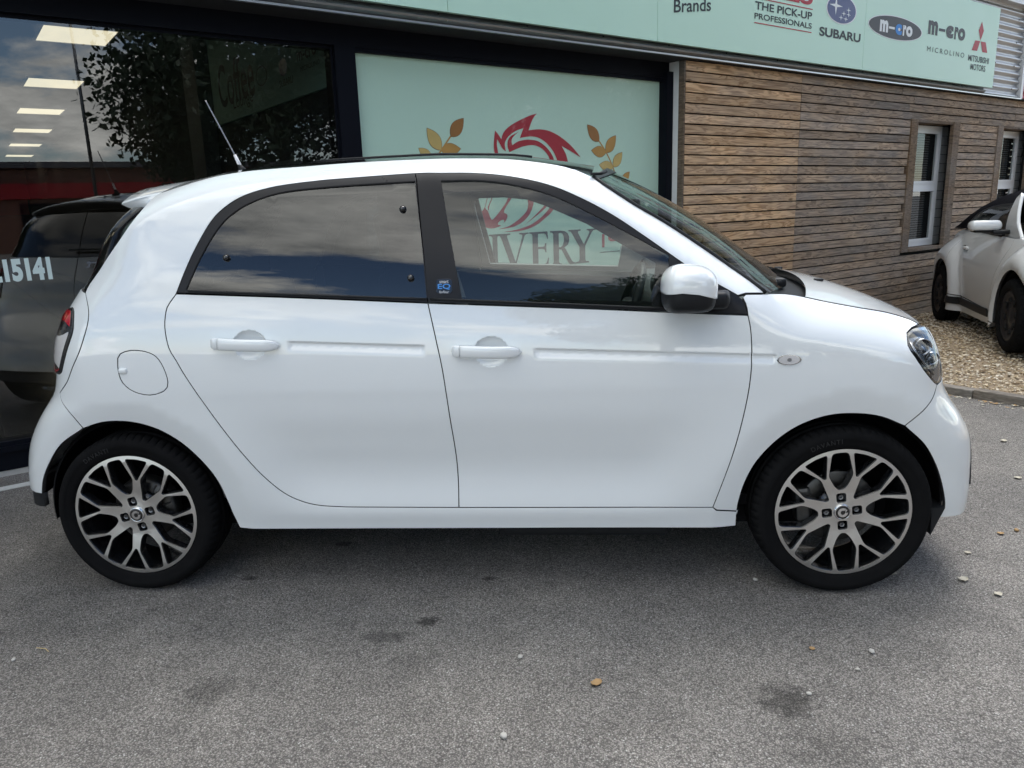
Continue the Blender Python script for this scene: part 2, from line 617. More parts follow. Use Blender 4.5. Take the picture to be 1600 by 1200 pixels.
def asphalt():
    m, nt, b = base_mat('asphalt')
    N, L = nt.nodes.new, nt.links.new
    tc = N('ShaderNodeTexCoord')

    def noise(scale, det=4, rough=0.6):
        n = N('ShaderNodeTexNoise'); n.inputs['Scale'].default_value = scale; n.inputs['Detail'].default_value = det; n.inputs['Roughness'].default_value = rough
        L(tc.outputs['Object'], n.inputs['Vector']); return n.outputs['Fac']

    def ramp(f, p0, c0, p1, c1):
        r = N('ShaderNodeValToRGB'); e = r.color_ramp.elements
        e[0].position, e[0].color = p0, (*c0, 1); e[1].position, e[1].color = p1, (*c1, 1)
        L(f, r.inputs[0]); return r.outputs[0]

    def mix(f, a, b2, mode='MIX'):
        x = N('ShaderNodeMix'); x.data_type = 'RGBA'; x.blend_type = mode
        for s, v in (('Factor', f), ('A', a), ('B', b2)):
            if isinstance(v, (int, float)): x.inputs[s].default_value = v
            elif isinstance(v, tuple): x.inputs[s].default_value = (*v, 1)
            else: L(v, x.inputs[s])
        return x.outputs['Result']
    vo = N('ShaderNodeTexVoronoi'); vo.inputs['Scale'].default_value = 215; vo.inputs['Randomness'].default_value = 1.0
    L(tc.outputs['Object'], vo.inputs['Vector'])
    vc = N('ShaderNodeSeparateColor'); L(vo.outputs['Color'], vc.inputs[0])
    chips = ramp(vc.outputs[0], 0.0, (0.172, 0.162, 0.152), 1.0, (0.372, 0.350, 0.328))
    light = ramp(vc.outputs[1], 0.97, (0, 0, 0), 0.985, (1, 1, 1))
    chips = mix(light, chips, (0.5, 0.49, 0.47))
    v2 = N('ShaderNodeTexVoronoi'); v2.inputs['Scale'].default_value = 75; L(tc.outputs['Object'], v2.inputs['Vector'])
    v2c = N('ShaderNodeSeparateColor'); L(v2.outputs['Color'], v2c.inputs[0])
    pick = ramp(v2c.outputs[0], 0.90, (0, 0, 0), 0.91, (1, 1, 1))
    core = ramp(v2.outputs['Distance'], 0.20, (1, 1, 1), 0.34, (0, 0, 0))
    both = mix(1.0, pick, core, 'MULTIPLY')
    tone = ramp(v2c.outputs[1], 0.2, (0.13, 0.125, 0.12), 0.9, (0.46, 0.43, 0.40))
    chips = mix(both, chips, tone)
    gap = ramp(vo.outputs['Distance'], 0.30, (1, 1, 1), 0.66, (0.45, 0.45, 0.45))
    col = mix(1.0, chips, gap, 'MULTIPLY')
    fine = ramp(noise(420, 3, 0.7), 0.3, (0.65, 0.65, 0.65), 0.72, (1.35, 1.35, 1.35))
    col = mix(1.0, col, fine, 'MULTIPLY')
    big = ramp(noise(0.9, 5, 0.6), 0.3, (0.80, 0.80, 0.81), 0.7, (1.20, 1.185, 1.165))
    col = mix(1.0, col, big, 'MULTIPLY')
    mid = ramp(noise(7, 4, 0.6), 0.3, (0.88, 0.88, 0.88), 0.7, (1.1, 1.1, 1.1))
    col = mix(1.0, col, mid, 'MULTIPLY')
    # oil and damp stains with a shape of their own
    for (x, y, rx, ry, k) in ASPHALT_STAINS:
        mp = N('ShaderNodeMapping'); mp.inputs['Location'].default_value = (-x / rx, -y / ry, 0); mp.inputs['Scale'].default_value = (1 / rx, 1 / ry, 1)
        L(tc.outputs['Object'], mp.inputs[0])
        nz = N('ShaderNodeTexNoise'); nz.inputs['Scale'].default_value = 2.2; nz.inputs['Detail'].default_value = 5
        L(mp.outputs[0], nz.inputs['Vector'])
        ln = N('ShaderNodeVectorMath'); ln.operation = 'LENGTH'; L(mp.outputs[0], ln.inputs[0])
        ad = N('ShaderNodeMath'); ad.operation = 'MULTIPLY_ADD'; ad.inputs[1].default_value = 2.0; ad.inputs[2].default_value = -1.0
        L(nz.outputs['Fac'], ad.inputs[0])
        sm_ = N('ShaderNodeMath'); sm_.operation = 'ADD'; L(ln.outputs['Value'], sm_.inputs[0]); L(ad.outputs[0], sm_.inputs[1])
        f = ramp(sm_.outputs[0], 0.45, (k, k, k), 1.05, (1, 1, 1))
        col = mix(1.0, col, f, 'MULTIPLY')
    L(col, b.inputs['Base Color'])
    b.inputs['Roughness'].default_value = 0.85
    b.inputs['Specular IOR Level'].default_value = 0.25
    bp = N('ShaderNodeBump'); bp.inputs['Strength'].default_value = 0.9; bp.inputs['Distance'].default_value = 0.004; bp.invert = True
    L(vo.outputs['Distance'], bp.inputs['Height'])
    b2 = N('ShaderNodeBump'); b2.inputs['Strength'].default_value = 0.5; b2.inputs['Distance'].default_value = 0.003
    L(noise(260, 3, 0.7), b2.inputs['Height']); L(bp.outputs[0], b2.inputs['Normal']); L(b2.outputs[0], b.inputs['Normal'])


ASPHALT_STAINS = [(2.156, -1.401, 0.10, 0.085, 0.42), (1.09, -1.004, 0.05, 0.035, 0.30), (0.972, -1.099, 0.11, 0.04, 0.62), (0.357, -0.706, 0.04, 0.02, 0.35), (1.268, -0.702, 0.035, 0.018, 0.35), (0.633, -0.404, 0.05, 0.025, 0.4), (2.204, -1.601, 0.16, 0.09, 0.72), (0.513, -1.392, 0.09, 0.08, 0.74), (1.09, -1.222, 0.09, 0.05, 0.82)]
asphalt()


def wood(name, c_light, c_dark, grey=0.0):
    """weathered larch board: grain along the board's own X, knots, tone from the object"""
    m, nt, b = base_mat(name)
    N, L = nt.nodes.new, nt.links.new
    tc = N('ShaderNodeTexCoord'); oi = N('ShaderNodeObjectInfo')
    of = N('ShaderNodeVectorMath'); of.operation = 'MULTIPLY_ADD'
    L(oi.outputs['Random'], of.inputs[0]); of.inputs[1].default_value = (37.0, 11.0, 19.0)
    L(tc.outputs['Object'], of.inputs[2])
    st = N('ShaderNodeVectorMath'); st.operation = 'MULTIPLY'; st.inputs[1].default_value = (1.1, 1.0, 9.0)
    L(of.outputs[0], st.inputs[0])
    nz = N('ShaderNodeTexNoise'); nz.inputs['Scale'].default_value = 1.6; nz.inputs['Detail'].default_value = 3; nz.inputs['Distortion'].default_value = 0.6
    L(st.outputs[0], nz.inputs['Vector'])
    # growth rings: iso-lines of a stretched noise, so they run long and bend round knots
    ml = N('ShaderNodeMath'); ml.operation = 'MULTIPLY'; ml.inputs[1].default_value = 48.0
    L(nz.outputs['Fac'], ml.inputs[0])
    sn = N('ShaderNodeMath'); sn.operation = 'SINE'; L(ml.outputs[0], sn.inputs[0])
    mr = N('ShaderNodeMapRange'); mr.inputs['From Min'].default_value = -0.2; mr.inputs['From Max'].default_value = 1.0
    mr.inputs['To Min'].default_value = 0.0; mr.inputs['To Max'].default_value = 1.0
    L(sn.outputs[0], mr.inputs['Value'])
    f2 = N('ShaderNodeTexNoise'); f2.inputs['Scale'].default_value = 30; f2.inputs['Detail'].default_value = 4
    s2 = N('ShaderNodeVectorMath'); s2.operation = 'MULTIPLY'; s2.inputs[1].default_value = (0.15, 1.0, 3.0)
    L(of.outputs[0], s2.inputs[0]); L(s2.outputs[0], f2.inputs['Vector'])
    cm = N('ShaderNodeMix'); cm.data_type = 'RGBA'
    cm.inputs['A'].default_value = (*c_light, 1); cm.inputs['B'].default_value = (*c_dark, 1)
    fm = N('ShaderNodeMath'); fm.operation = 'MULTIPLY'; fm.inputs[1].default_value = 0.68; L(mr.outputs[0], fm.inputs[0])
    L(fm.outputs[0], cm.inputs['Factor'])
    fr = N('ShaderNodeMapRange'); fr.inputs['From Min'].default_value = 0.3; fr.inputs['From Max'].default_value = 0.7; fr.inputs['To Min'].default_value = 0.72; fr.inputs['To Max'].default_value = 1.25
    L(f2.outputs['Fac'], fr.inputs['Value'])
    # knots
    ks = N('ShaderNodeVectorMath'); ks.operation = 'MULTIPLY'; ks.inputs[1].default_value = (2.6, 1.0, 7.0); L(of.outputs[0], ks.inputs[0])
    vk = N('ShaderNodeTexVoronoi'); vk.inputs['Scale'].default_value = 1.0; L(ks.outputs[0], vk.inputs['Vector'])
    kr = N('ShaderNodeMapRange'); kr.inputs['From Min'].default_value = 0.05; kr.inputs['From Max'].default_value = 0.13; kr.inputs['To Min'].default_value = 0.45; kr.inputs['To Max'].default_value = 1.0
    L(vk.outputs['Distance'], kr.inputs['Value'])
    mm = N('ShaderNodeMath'); mm.operation = 'MULTIPLY'; L(fr.outputs[0], mm.inputs[0]); L(kr.outputs[0], mm.inputs[1])
    # each board its own tone, and broad weathering patches
    tr = N('ShaderNodeMapRange'); tr.inputs['To Min'].default_value = 0.78; tr.inputs['To Max'].default_value = 1.2; L(oi.outputs['Random'], tr.inputs['Value'])
    m3 = N('ShaderNodeMath'); m3.operation = 'MULTIPLY'; L(mm.outputs[0], m3.inputs[0]); L(tr.outputs[0], m3.inputs[1])
    wz = N('ShaderNodeTexNoise'); wz.inputs['Scale'].default_value = 1.7; wz.inputs['Detail'].default_value = 4; L(of.outputs[0], wz.inputs['Vector'])
    wr = N('ShaderNodeMapRange'); wr.inputs['From Min'].default_value = 0.35; wr.inputs['From Max'].default_value = 0.65; wr.inputs['To Min'].default_value = max(0.0, grey - 0.3); wr.inputs['To Max'].default_value = min(1.0, grey + 0.3)
    L(wz.outputs['Fac'], wr.inputs['Value'])
    gm = N('ShaderNodeMix'); gm.data_type = 'RGBA'; gm.inputs['B'].default_value = (0.215, 0.205, 0.195, 1)
    L(wr.outputs[0], gm.inputs['Factor']); L(cm.outputs['Result'], gm.inputs['A'])
    vm = N('ShaderNodeVectorMath'); vm.operation = 'SCALE'; L(gm.outputs['Result'], vm.inputs[0]); L(m3.outputs[0], vm.inputs['Scale'])
    L(vm.outputs[0], b.inputs['Base Color'])
    b.inputs['Roughness'].default_value = 0.8
    b.inputs['Specular IOR Level'].default_value = 0.2
    bp = N('ShaderNodeBump'); bp.inputs['Strength'].default_value = 0.35; bp.inputs['Distance'].default_value = 0.003
    L(m3.outputs[0], bp.inputs['Height']); L(bp.outputs[0], b.inputs['Normal'])


wood('wood_new', (0.59, 0.39, 0.225), (0.26, 0.14, 0.065), 0.10)
wood('wood_old', (0.44, 0.32, 0.22), (0.15, 0.10, 0.066), 0.34)
wood('wood_post', (0.20, 0.135, 0.085), (0.10, 0.065, 0.04), 0.2)
wood('sleeper', (0.30, 0.25, 0.20), (0.13, 0.10, 0.075), 0.45)


def pebble_mat():
    m, nt, b = base_mat('pebble')
    N, L = nt.nodes.new, nt.links.new
    at = N('ShaderNodeAttribute'); at.attribute_name = 'tone'
    r = N('ShaderNodeValToRGB'); e = r.color_ramp.elements
    e[0].position, e[0].color = 0.0, (0.22, 0.145, 0.08, 1)
    e[1].position, e[1].color = 1.0, (0.78, 0.71, 0.61, 1)
    e2 = e.new(0.45); e2.color = (0.52, 0.41, 0.27, 1)
    L(at.outputs['Fac'], r.inputs[0]); L(r.outputs[0], b.inputs['Base Color'])
    b.inputs['Roughness'].default_value = 0.75


pebble_mat()
mat('gravel_base', (0.27, 0.21, 0.145), 0.95, var=0.5, vscale=60, bump=0.8, bscale=120)

# ------------------------------------------------------------------ building frame: s along the front, D towards the forecourt, z up
TH = 0.6997932
BT = np.array([math.cos(TH), math.sin(TH), 0.0])
BN = np.array([math.sin(TH), -math.cos(TH), 0.0])


def bw(s, D, z):
    s, D, z = np.broadcast_arrays(np.asarray(s, float), np.asarray(D, float), np.asarray(z, float))
    return s[..., None] * BT + D[..., None] * BN + z[..., None] * np.array([0, 0, 1.0])


def bbox(s0, s1, D0, D1, z0, z1):
    V = [bw(s, D, z) for s in (s0, s1) for D in (D1, D0) for z in (z0, z1)]
    F = [(0, 1, 3, 2), (4, 6, 7, 5), (0, 4, 5, 1), (2, 3, 7, 6), (0, 2, 6, 4), (1, 5, 7, 3)]
    return V, F


def bmk(name, box, m, parent):
    V, F = bbox(*box)
    return mk(name, V, F, m, parent)


def bflat(name, loops, D, m, parent, plane='front', s0=0.0):
    """flat print cut to 2D loops (s, z) on the plane D"""
    V, F = fill([np.asarray(L) for L in loops])
    return mk(name, bw(V[:, 0], D, V[:, 1]), F[:, ::1], m, parent)


def btext(name, s, quad, D, m, parent, off=0.0, shear=0.0, spacing=1.0):
    V, F, _ = text2d(s, off, shear, spacing)
    q = quad_map(quad)(V)
    return mk(name, bw(q[:, 0], D, q[:, 1]), F, m, parent)


# ------------------------------------------------------------------ ground
def gz(D):
    return float(np.interp(D, [-1.4, -1.1, -0.55, 0.9, 3.0], [-0.14, -0.125, -0.08, -0.02, 0.0]))


def build_ground():
    ss = [-300, -40, -8, 0, 3, 4.44, 4.46, 7, 10, 14, 19.9, 20, 60, 300]
    dd = [-300, -60, -1.36, -1.1, -0.55, 0.2, 0.9, 1.6, 3.0, 6.0, 8.9, 9.0, 30, 300]
    P = np.zeros((len(ss), len(dd), 3))
    for i, s in enumerate(ss):
        for j, D in enumerate(dd):
            bed = 4.45 < s < 19.95 and -1.4 < D < 8.95
            P[i, j] = bw(s, D, (gz(D) - 0.06) if bed else 0.0)
    V, F = grid_vf(P)
    g = mk('ground', V, [f[::-1] for f in F], 'asphalt')
    tag(g, kind='structure')
    # gravel bed surface
    s2 = np.linspace(4.53, 19.9, 40); d2 = np.linspace(-1.36, 8.9, 40)
    P = np.array([[bw(s, D, gz(D) - 0.018 + 0.012 * math.sin(s * 5.1) * math.sin(D * 4.3)) for D in d2] for s in s2])
    V, F = grid_vf(P)
    gb = mk('gravel_bed', V, [f[::-1] for f in F], 'gravel_base')
    tag(gb, kind='structure')
    # loose stones
    base = []
    for k in range(6):
        bm = bmesh.new(); bmesh.ops.create_icosphere(bm, subdivisions=1, radius=1.0)
        v = np.array([p.co[:] for p in bm.verts]); f = np.array([[q.index for q in t.verts] for t in bm.faces]); bm.free()
        v = v * (1 + 0.28 * RNG.standard_normal((len(v), 1))) * np.array([1.0, 0.75, 0.45])
        base.append((v, f))
    n = 26000
    u = RNG.random(n); s = 4.55 + 7.5 * u ** 1.3; D = -1.1 + 4.4 * RNG.random(n)
    sz = 0.008 + 0.013 * RNG.random(n) ** 2
    VV, FF, TT = [], [], []
    off = 0
    ang = RNG.random(n) * 2 * PI; tilt = RNG.normal(0, 0.35, n); tone = np.clip(RNG.normal(0.55, 0.24, n), 0, 1)
    for i in range(n):
        v, f = base[i % 6]
        ca, sa = math.cos(ang[i]), math.sin(ang[i]); ct, st = math.cos(tilt[i]), math.sin(tilt[i])
        w = v * sz[i]
        w = np.stack([w[:, 0], w[:, 1] * ct - w[:, 2] * st, w[:, 1] * st + w[:, 2] * ct], 1)
        w = np.stack([w[:, 0] * ca - w[:, 1] * sa, w[:, 0] * sa + w[:, 1] * ca, w[:, 2]], 1)
        c = bw(s[i], D[i], gz(D[i]) - 0.012 + 0.010 * RNG.random())
        VV.append(w + c); FF.append(f + off); TT.append(np.full(len(v), tone[i])); off += len(v)
    V = np.vstack(VV); F = np.vstack(FF)
    me = bpy.data.meshes.new('gravel')
    me.vertices.add(len(V)); me.vertices.foreach_set('co', V.ravel())
    me.loops.add(F.size); me.loops.foreach_set('vertex_index', F.ravel().astype(np.int32))
    me.polygons.add(len(F)); me.polygons.foreach_set('loop_start', np.arange(0, F.size, 3, dtype=np.int32))
    me.update(calc_edges=True)
    at = me.attributes.new('tone', 'FLOAT', 'POINT'); at.data.foreach_set('value', np.concatenate(TT))
    me.materials.append(MAT['pebble'])
    o = bpy.data.objects.new('gravel', me); COL.objects.link(o)
    tag(o, 'loose tan and cream gravel stones covering the parking bay', 'gravel', kind='stuff')
    # timber edging between asphalt and gravel: three sleepers end to end
    for i, (d0, d1) in enumerate(((-1.10, 0.35), (0.36, 1.34), (1.345, 3.2), (3.21, 5.2))):
        zz = gz((d0 + d1) / 2)
        V, F = rbox((0.085, d1 - d0, 0.16), 0.008, 2)
        jig = (0.0, 0.004, -0.003, 0.003)[i]
        c = bw(4.49 + jig, (d0 + d1) / 2, zz - 0.012 + jig)
        V = np.array([c + BT * p[0] - BN * p[1] + np.array([0, 0, p[2]]) for p in V])
        k = mk('timber_edging', V, F, 'sleeper', loc=c)
        tag(k, ['weathered timber edging board by the wall under the white bonnet', 'grey timber edging board behind the headlight beside the gravel', 'grey timber edging board running out of the frame beside the gravel', 'grey timber edging board at the far end of the row beyond the frame'][i], 'edging', 'timber edging boards')
    # white stone strip and painted line at the foot of the shop window
    V, F = bbox(-6.0, 4.3, -1.40, -1.305, -0.01, 0.03)
    k = mk('kerb', V, F, 'kerb_stone'); tag(k, kind='structure')
    V, F = bbox(-6.0, 2.2, -1.105, -1.045, -0.002, 0.004)
    k = mk('road_marking', V, F, 'line_paint'); tag(k, kind='structure')


build_ground()

# ------------------------------------------------------------------ showroom building
def build_shop():
    B = thing('showroom_building', 'showroom with wide dark-framed shop windows and weathered timber cladding behind the white car', 'building', bw(4.0, -1.3, 0.0))

    # --- timber cladding: every board an object
    clad = mk('timber_cladding', *join_vf([bbox(4.37, 16.0, -1.24, -1.185, -0.2, 0.655), bbox(4.37, 16.0, -1.24, -1.185, 2.17, 2.50), bbox(4.37, 8.168, -1.24, -1.185, 0.655, 2.17), bbox(9.34, 10.413, -1.24, -1.185, 0.655, 2.17), bbox(11.585, 16.0, -1.24, -1.185, 0.655, 2.17)]), 'membrane', B)
    rs = random.Random(3)
    PITCH, GAP, Z0 = 0.0851, 0.0125, 2.411

    def plank(s0, s1, z0, z1, m):
        h = np.array([(s1 - s0) / 2, 0.011, (z1 - z0) / 2])
        V, F = box_vf((0, 0, 0), h)
        me = bpy.data.meshes.new('plank'); me.from_pydata(V, [], F); me.materials.append(MAT[m]); me.update()
        o = bpy.data.objects.new('plank', me); COL.objects.link(o)
        o.parent = clad
        c = bw((s0 + s1) / 2, -1.131 + rs.uniform(-0.002, 0.002), (z0 + z1) / 2 + rs.uniform(-0.0012, 0.0012))
        o.location = Vector(c) - org(clad)
        o.rotation_euler = (rs.uniform(-0.012, 0.012), rs.uniform(-0.0006, 0.0006), TH)
        ORG[o.name] = Vector(c)

    rows = []
    for j in range(-1, 30):
        zt = Z0 - PITCH * j - GAP / 2 if j >= 0 else 2.492
        zb = Z0 - PITCH * (j + 1) + GAP / 2
        rows.append((zb, zt))
    for i, (zb, zt) in enumerate(rows):
        e = rs.uniform(-0.004, 0.004)
        plank(4.366 + e, 6.028, zb, zt, 'wood_new')
        zc = (zb + zt) / 2
        if zc > 2.16 or zc < 0.66:
            j1 = 8.05 + rs.uniform(-0.15, 0.35) if zc > 2.16 else 8.3 + rs.uniform(-0.3, 0.3)
            plank(6.034, j1, zb, zt, 'wood_old'); plank(j1 + 0.004, 10.9, zb, zt, 'wood_old'); plank(10.904, 13.6, zb, zt, 'wood_old')
        else:
            plank(6.034, 8.165 - rs.choice([0, 0, 0, 0.06]), zb, zt, 'wood_old')
            plank(9.345, 10.475, zb, zt, 'wood_old')
            plank(11.59, 13.6, zb, zt, 'wood_old')
    # side batten at the end of the cladding and the white return
    bmk('end_batten', (4.348, 4.364, -1.184, -1.122, -0.1, 2.495), 'wood_post', B)
    bmk('wall_return', (4.350, 4.369, -1.30, -1.186, -0.1, 2.499), 'render_white', B)

    # --- two small windows in the cladding
    for k, ds in enumerate((0.0, 2.245)):
        w = empty('window', bw(8.75 + ds, -1.2, 0.7), B)
        bmk('post', (8.168 + ds, 8.318 + ds, -1.27, -1.105, 0.66, 2.165), 'wood_post', w)
        bmk('post', (9.182 + ds, 9.34 + ds, -1.150, -1.105, 0.66, 2.165), 'wood_post', w)
        bmk('lintel', (8.32 + ds, 9.18 + ds, -1.27, -1.115, 2.135, 2.165), 'wood_post', w)
        bmk('sill', (8.32 + ds, 9.18 + ds, -1.262, -1.098, 0.66, 0.695), 'wood_post', w)
        bmk('back_wall', (8.2 + ds, 9.5 + ds, -1.45, -1.302, 0.5, 2.3), 'membrane', w)
        # slate tiles beside the frame
        nz = 13
        for i in range(nz):
            z0 = 0.70 + i * 0.1105
            for (a, b) in ((9.235, 9.335), (9.34, 9.5)) if i % 2 else ((9.235, 9.42), (9.425, 9.5)):
                bmk('tile', (a + ds, b + ds, -1.30, -1.288 + rs.uniform(-0.003, 0.003), z0, z0 + 0.104), 'slate', w)
        s0, s1, z0, z1 = 8.45 + ds, 9.225 + ds, 0.70, 2.125
        fr = join_vf([bbox(s0, s1, -1.30, -1.262, z0, z0 + 0.055), bbox(s0, s1, -1.30, -1.262, z1 - 0.055, z1), bbox(s0, s0 + 0.06, -1.30, -1.2625, z0 + 0.055, z1 - 0.055), bbox(s1 - 0.06, s1, -1.30, -1.2625, z0 + 0.055, z1 - 0.055), bbox(s0 + 0.06, s1 - 0.06, -1.30, -1.2615, 1.39, 1.45)])
        mk('frame', *fr, 'pvc_white', w)
        for a, b in ((z0 + 0.055, 1.39), (1.45, z1 - 0.055)):
            sa, sb = s0 + 0.06, s1 - 0.06
            t = 0.032
            mk('sash', *join_vf([bbox(sa, sb, -1.295, -1.255, a, a + t), bbox(sa, sb, -1.295, -1.255, b - t, b), bbox(sa, sa + t, -1.295, -1.256, a + t, b - t), bbox(sb - t, sb, -1.295, -1.256, a + t, b - t)]), 'pvc_white', w)
            V = [bw(sa + t, -1.275, a + t), bw(sb - t, -1.275, a + t), bw(sb - t, -1.275, b - t), bw(sa + t, -1.275, b - t)]
            mk('pane', V, [(0, 1, 2, 3)], 'glass_house', w)
            n = int((b - a - 2 * t) / 0.028)
            sl = []
            for i in range(n):
                zz = a + t + 0.028 * (i + 0.5)
                sl.append(([bw(sa + t, -1.288, zz - 0.006), bw(sb - t - 0.14, -1.288, zz - 0.006), bw(sb - t - 0.14, -1.296, zz + 0.010), bw(sa + t, -1.296, zz + 0.010)], [(0, 1, 2, 3)]))
            tag(mk('blind_slats', *join_vf(sl), 'blind', w), kind='stuff')

    # --- shop window frames
    bmk('head_beam', (-8.0, 4.345, -1.42, -1.292, 2.372, 2.498), 'frame_navy', B)
    bmk('bottom_rail', (-8.0, 4.345, -1.42, -1.302, 0.032, 0.19), 'frame_navy', B)
    bmk('rail_moulding', (-8.0, 4.345, -1.34, -1.285, 0.135, 0.165), 'frame_navy', B)
    bmk('mullion', (1.265, 1.405, -1.42, -1.286, 0.19, 2.372), 'frame_navy', B)
    bmk('mullion_bead', (1.251, 1.265, -1.42, -1.322, 0.19, 2.372), 'frame_navy', B)
    bmk('mullion', (-2.45, -2.33, -1.42, -1.286, 0.19, 2.372), 'frame_navy', B)
    bmk('jamb', (4.272, 4.349, -1.42, -1.245, 0.032, 2.42), 'frame_navy', B)
    bmk('head_bead', (1.405, 4.272, -1.36, -1.30, 2.345, 2.3715), 'frame_navy', B)
    mk('window_pane', [bw(-2.33, -1.33, 0.19), bw(1.252, -1.33, 0.19), bw(1.252, -1.33, 2.352), bw(-2.33, -1.33, 2.352)], [(0, 1, 2, 3)], 'glass_shop', B)
    mk('window_pane', [bw(-8, -1.33, 0.19), bw(-2.45, -1.33, 0.19), bw(-2.45, -1.33, 2.352), bw(-8, -1.33, 2.352)], [(0, 1, 2, 3)], 'glass_shop', B)
    mk('window_pane', [bw(1.405, -1.318, 0.19), bw(4.272, -1.318, 0.19), bw(4.272, -1.318, 2.372), bw(1.405, -1.318, 2.372)], [(0, 1, 2, 3)], 'glass_vinyl', B)
    bmk('head_trim', (-8.0, 1.25, -1.40, -1.325, 2.352, 2.3715), 'frame_navy', B)

    # --- window graphic
    gr = bmk('window_graphic', (1.406, 4.271, -1.36, -1.335, 0.191, 2.371), 'vinyl_green', B)
    for k, L in enumerate(HORSE):
        P = catmull(L, 0.02, True) if k not in (0, 1, 5) else sharp_smooth(L, 0.02)
        bflat('emblem', [P], -1.3325, 'ink_red', gr)
    for k, (a, b) in enumerate(LEAF):
        a, b = np.array(a), np.array(b)
        d = b - a; n = np.array([-d[1], d[0]]) * 0.27
        t = np.linspace(0, 1, 13)
        wv = np.sin(PI * t ** 0.85) ** 0.9
        L = [a + d * q + n * ww for q, ww in zip(t, wv)] + [a + d * q - n * ww for q, ww in zip(t[::-1][1:-1], wv[::-1][1:-1])]
        c = (a + b) / 2
        bflat('leaf', [[c + (p - c) * 1.05 for p in L]], -1.3335, 'leaf_edge', gr)
        bflat('leaf', [L], -1.3325, ['gold_dark', 'gold_pale', 'gold_mid', 'gold_pale', 'gold_dark', 'gold_mid', 'gold_mid', 'gold_pale', 'gold_pale', 'gold_mid'][k], gr)
    for L in STEM:
        L = np.array(catmull(L, 0.03))
        dd = np.gradient(L, axis=0); nn = np.stack([-dd[:, 1], dd[:, 0]], 1); nn /= np.linalg.norm(nn, axis=1, keepdims=True)
        bflat('stem', [np.vstack([L + nn * 0.006, (L - nn * 0.006)[::-1]])], -1.3330, 'gold_mid', gr)
    for ch, s0, s1 in (('I', 2.425, 2.535), ('V', 2.50, 2.805), ('E', 2.812, 3.008), ('R', 3.022, 3.29), ('Y', 3.218, 3.52)):
        z1, z0 = 1.139, 0.862
        loops = [[(s0 + (s1 - s0) * x, z0 + (z1 - z0) * y) for x, y in L] for L in GLYPH[ch]]
        bflat('lettering', loops, -1.3325, 'ink_slate', gr)
    btext('lettering', '19', [(3.59, 0.975), (3.76, 0.975), (3.76, 1.09), (3.59, 1.09)], -1.3325, 'ink_red', gr, off=0.02)
    bmk('lettering', (3.57, 3.95, -1.3345, -1.3325, 1.130, 1.136), 'ink_slate', gr)
    bmk('lettering', (3.57, 3.95, -1.3345, -1.3325, 0.934, 0.940), 'ink_slate', gr)
    # phone number on the clear pane
    btext('window_lettering', '215141', [(-0.752, 1.039), (-0.469, 1.037), (-0.469, 1.160), (-0.752, 1.158)], -1.3265, 'ink_pale', B, off=0.055, spacing=1.0)

    # --- eaves trim, corrugated wall above, upper band
    prof = [(-1.06, 2.498), (-1.045, 2.500), (-1.045, 2.512), (-1.055, 2.513), (-1.040, 2.520), (-1.022, 2.530), (-1.018, 2.542), (-1.026, 2.553), (-1.045, 2.560), (-1.05, 2.580), (-1.12, 2.58), (-1.12, 2.499)]
    for nm, s0, s1, mt, pr in (('eaves_trim', -8.0, 9.72, 'metal_grey', prof[3:]), ('drip_edge', -8.0, 10.83, 'metal_pale', prof[:4] + [(-1.065, 2.512)])):
        n = len(pr)
        V = [bw(s, D, z) for s in (s0, s1) for D, z in pr]
        F = [(i, (i + 1) % n, n + (i + 1) % n, n + i) for i in range(n)] + [tuple(range(n))[::-1], tuple(range(n, 2 * n))]
        mk(nm, V, [f[::-1] for f in F], mt, B, False)
    for s in np.arange(-1.0, 9.7, 0.72):
        V, F = rbox((0.012, 0.008, 0.012), 0.003, 1)
        c = bw(s, -1.018, 2.565)
        mk('rivet', V + c, F, 'black_plastic', B)
    bmk('soffit', (-8.0, 16.0, -1.42, -1.05, 2.4985, 2.5075), 'membrane', B)
    zz = np.linspace(2.515, 3.60, 150)
    dd = -1.10 + 0.016 * np.sin((zz - 2.515) / 0.0905 * 2 * PI)
    P = np.array([[bw(s, d, z) for z, d in zip(zz, dd)] for s in (-8.0, 10.83)])
    V, F = grid_vf(P)
    mk('corrugated_sheet', V, F, 'zinc', B, True)
    bmk('corner_trim', (10.83, 10.90, -1.16, -1.06, 2.51, 3.62), 'pvc_white', B)
    P = np.array([[bw(s, d - 0.02, z) for z, d in zip(zz, dd)] for s in (10.90, 16.0)])
    mk('corrugated_sheet', *grid_vf(P), 'fascia_red', B, True)
    for s in (10.05, 10.6):
        for z in (2.62, 2.90, 3.18, 3.45):
            V, F = rbox((0.014, 0.014, 0.014), 0.004, 1)
            mk('rivet', V + bw(s, -1.083, z), F, 'steel_dark', B)
    bmk('ledge', (-8.0, 16.0, -1.3, -1.0, 3.60, 3.72), 'pvc_white', B)
    bmk('upper_wall', (-8.0, 16.0, -3.0, -1.2, 3.72, 4.6), 'slate', B)
    bmk('roof', (-8.3, 16.3, -30.0, -0.8, 4.6, 4.75), 'roof_far', B)
    bmk('wall', (4.37, 16.0, -22.0, -1.46, -0.3, 3.6), 'render_white', B)

    # --- showroom inside
    bmk('showroom_floor', (-9.0, 4.3, -24.0, -1.43, -0.05, 0.02), 'shop_floor', B)
    for i in range(-9, 2):
        bmk('floor_joint', (i + 0.2, i + 0.206, -24, -1.44, 0.0195, 0.0215), 'room_dark', B)
    bmk('ceiling', (-9.0, 1.405, -24.0, -1.43, 3.0, 3.08), 'shop_ceiling', B)
    bmk('back_wall', (-9.0, 4.3, -24.2, -24.0, 0.0, 3.1), 'shop_wall', B)
    bmk('end_wall', (-9.2, -9.0, -24.0, -1.43, 0.0, 3.1), 'shop_wall', B)
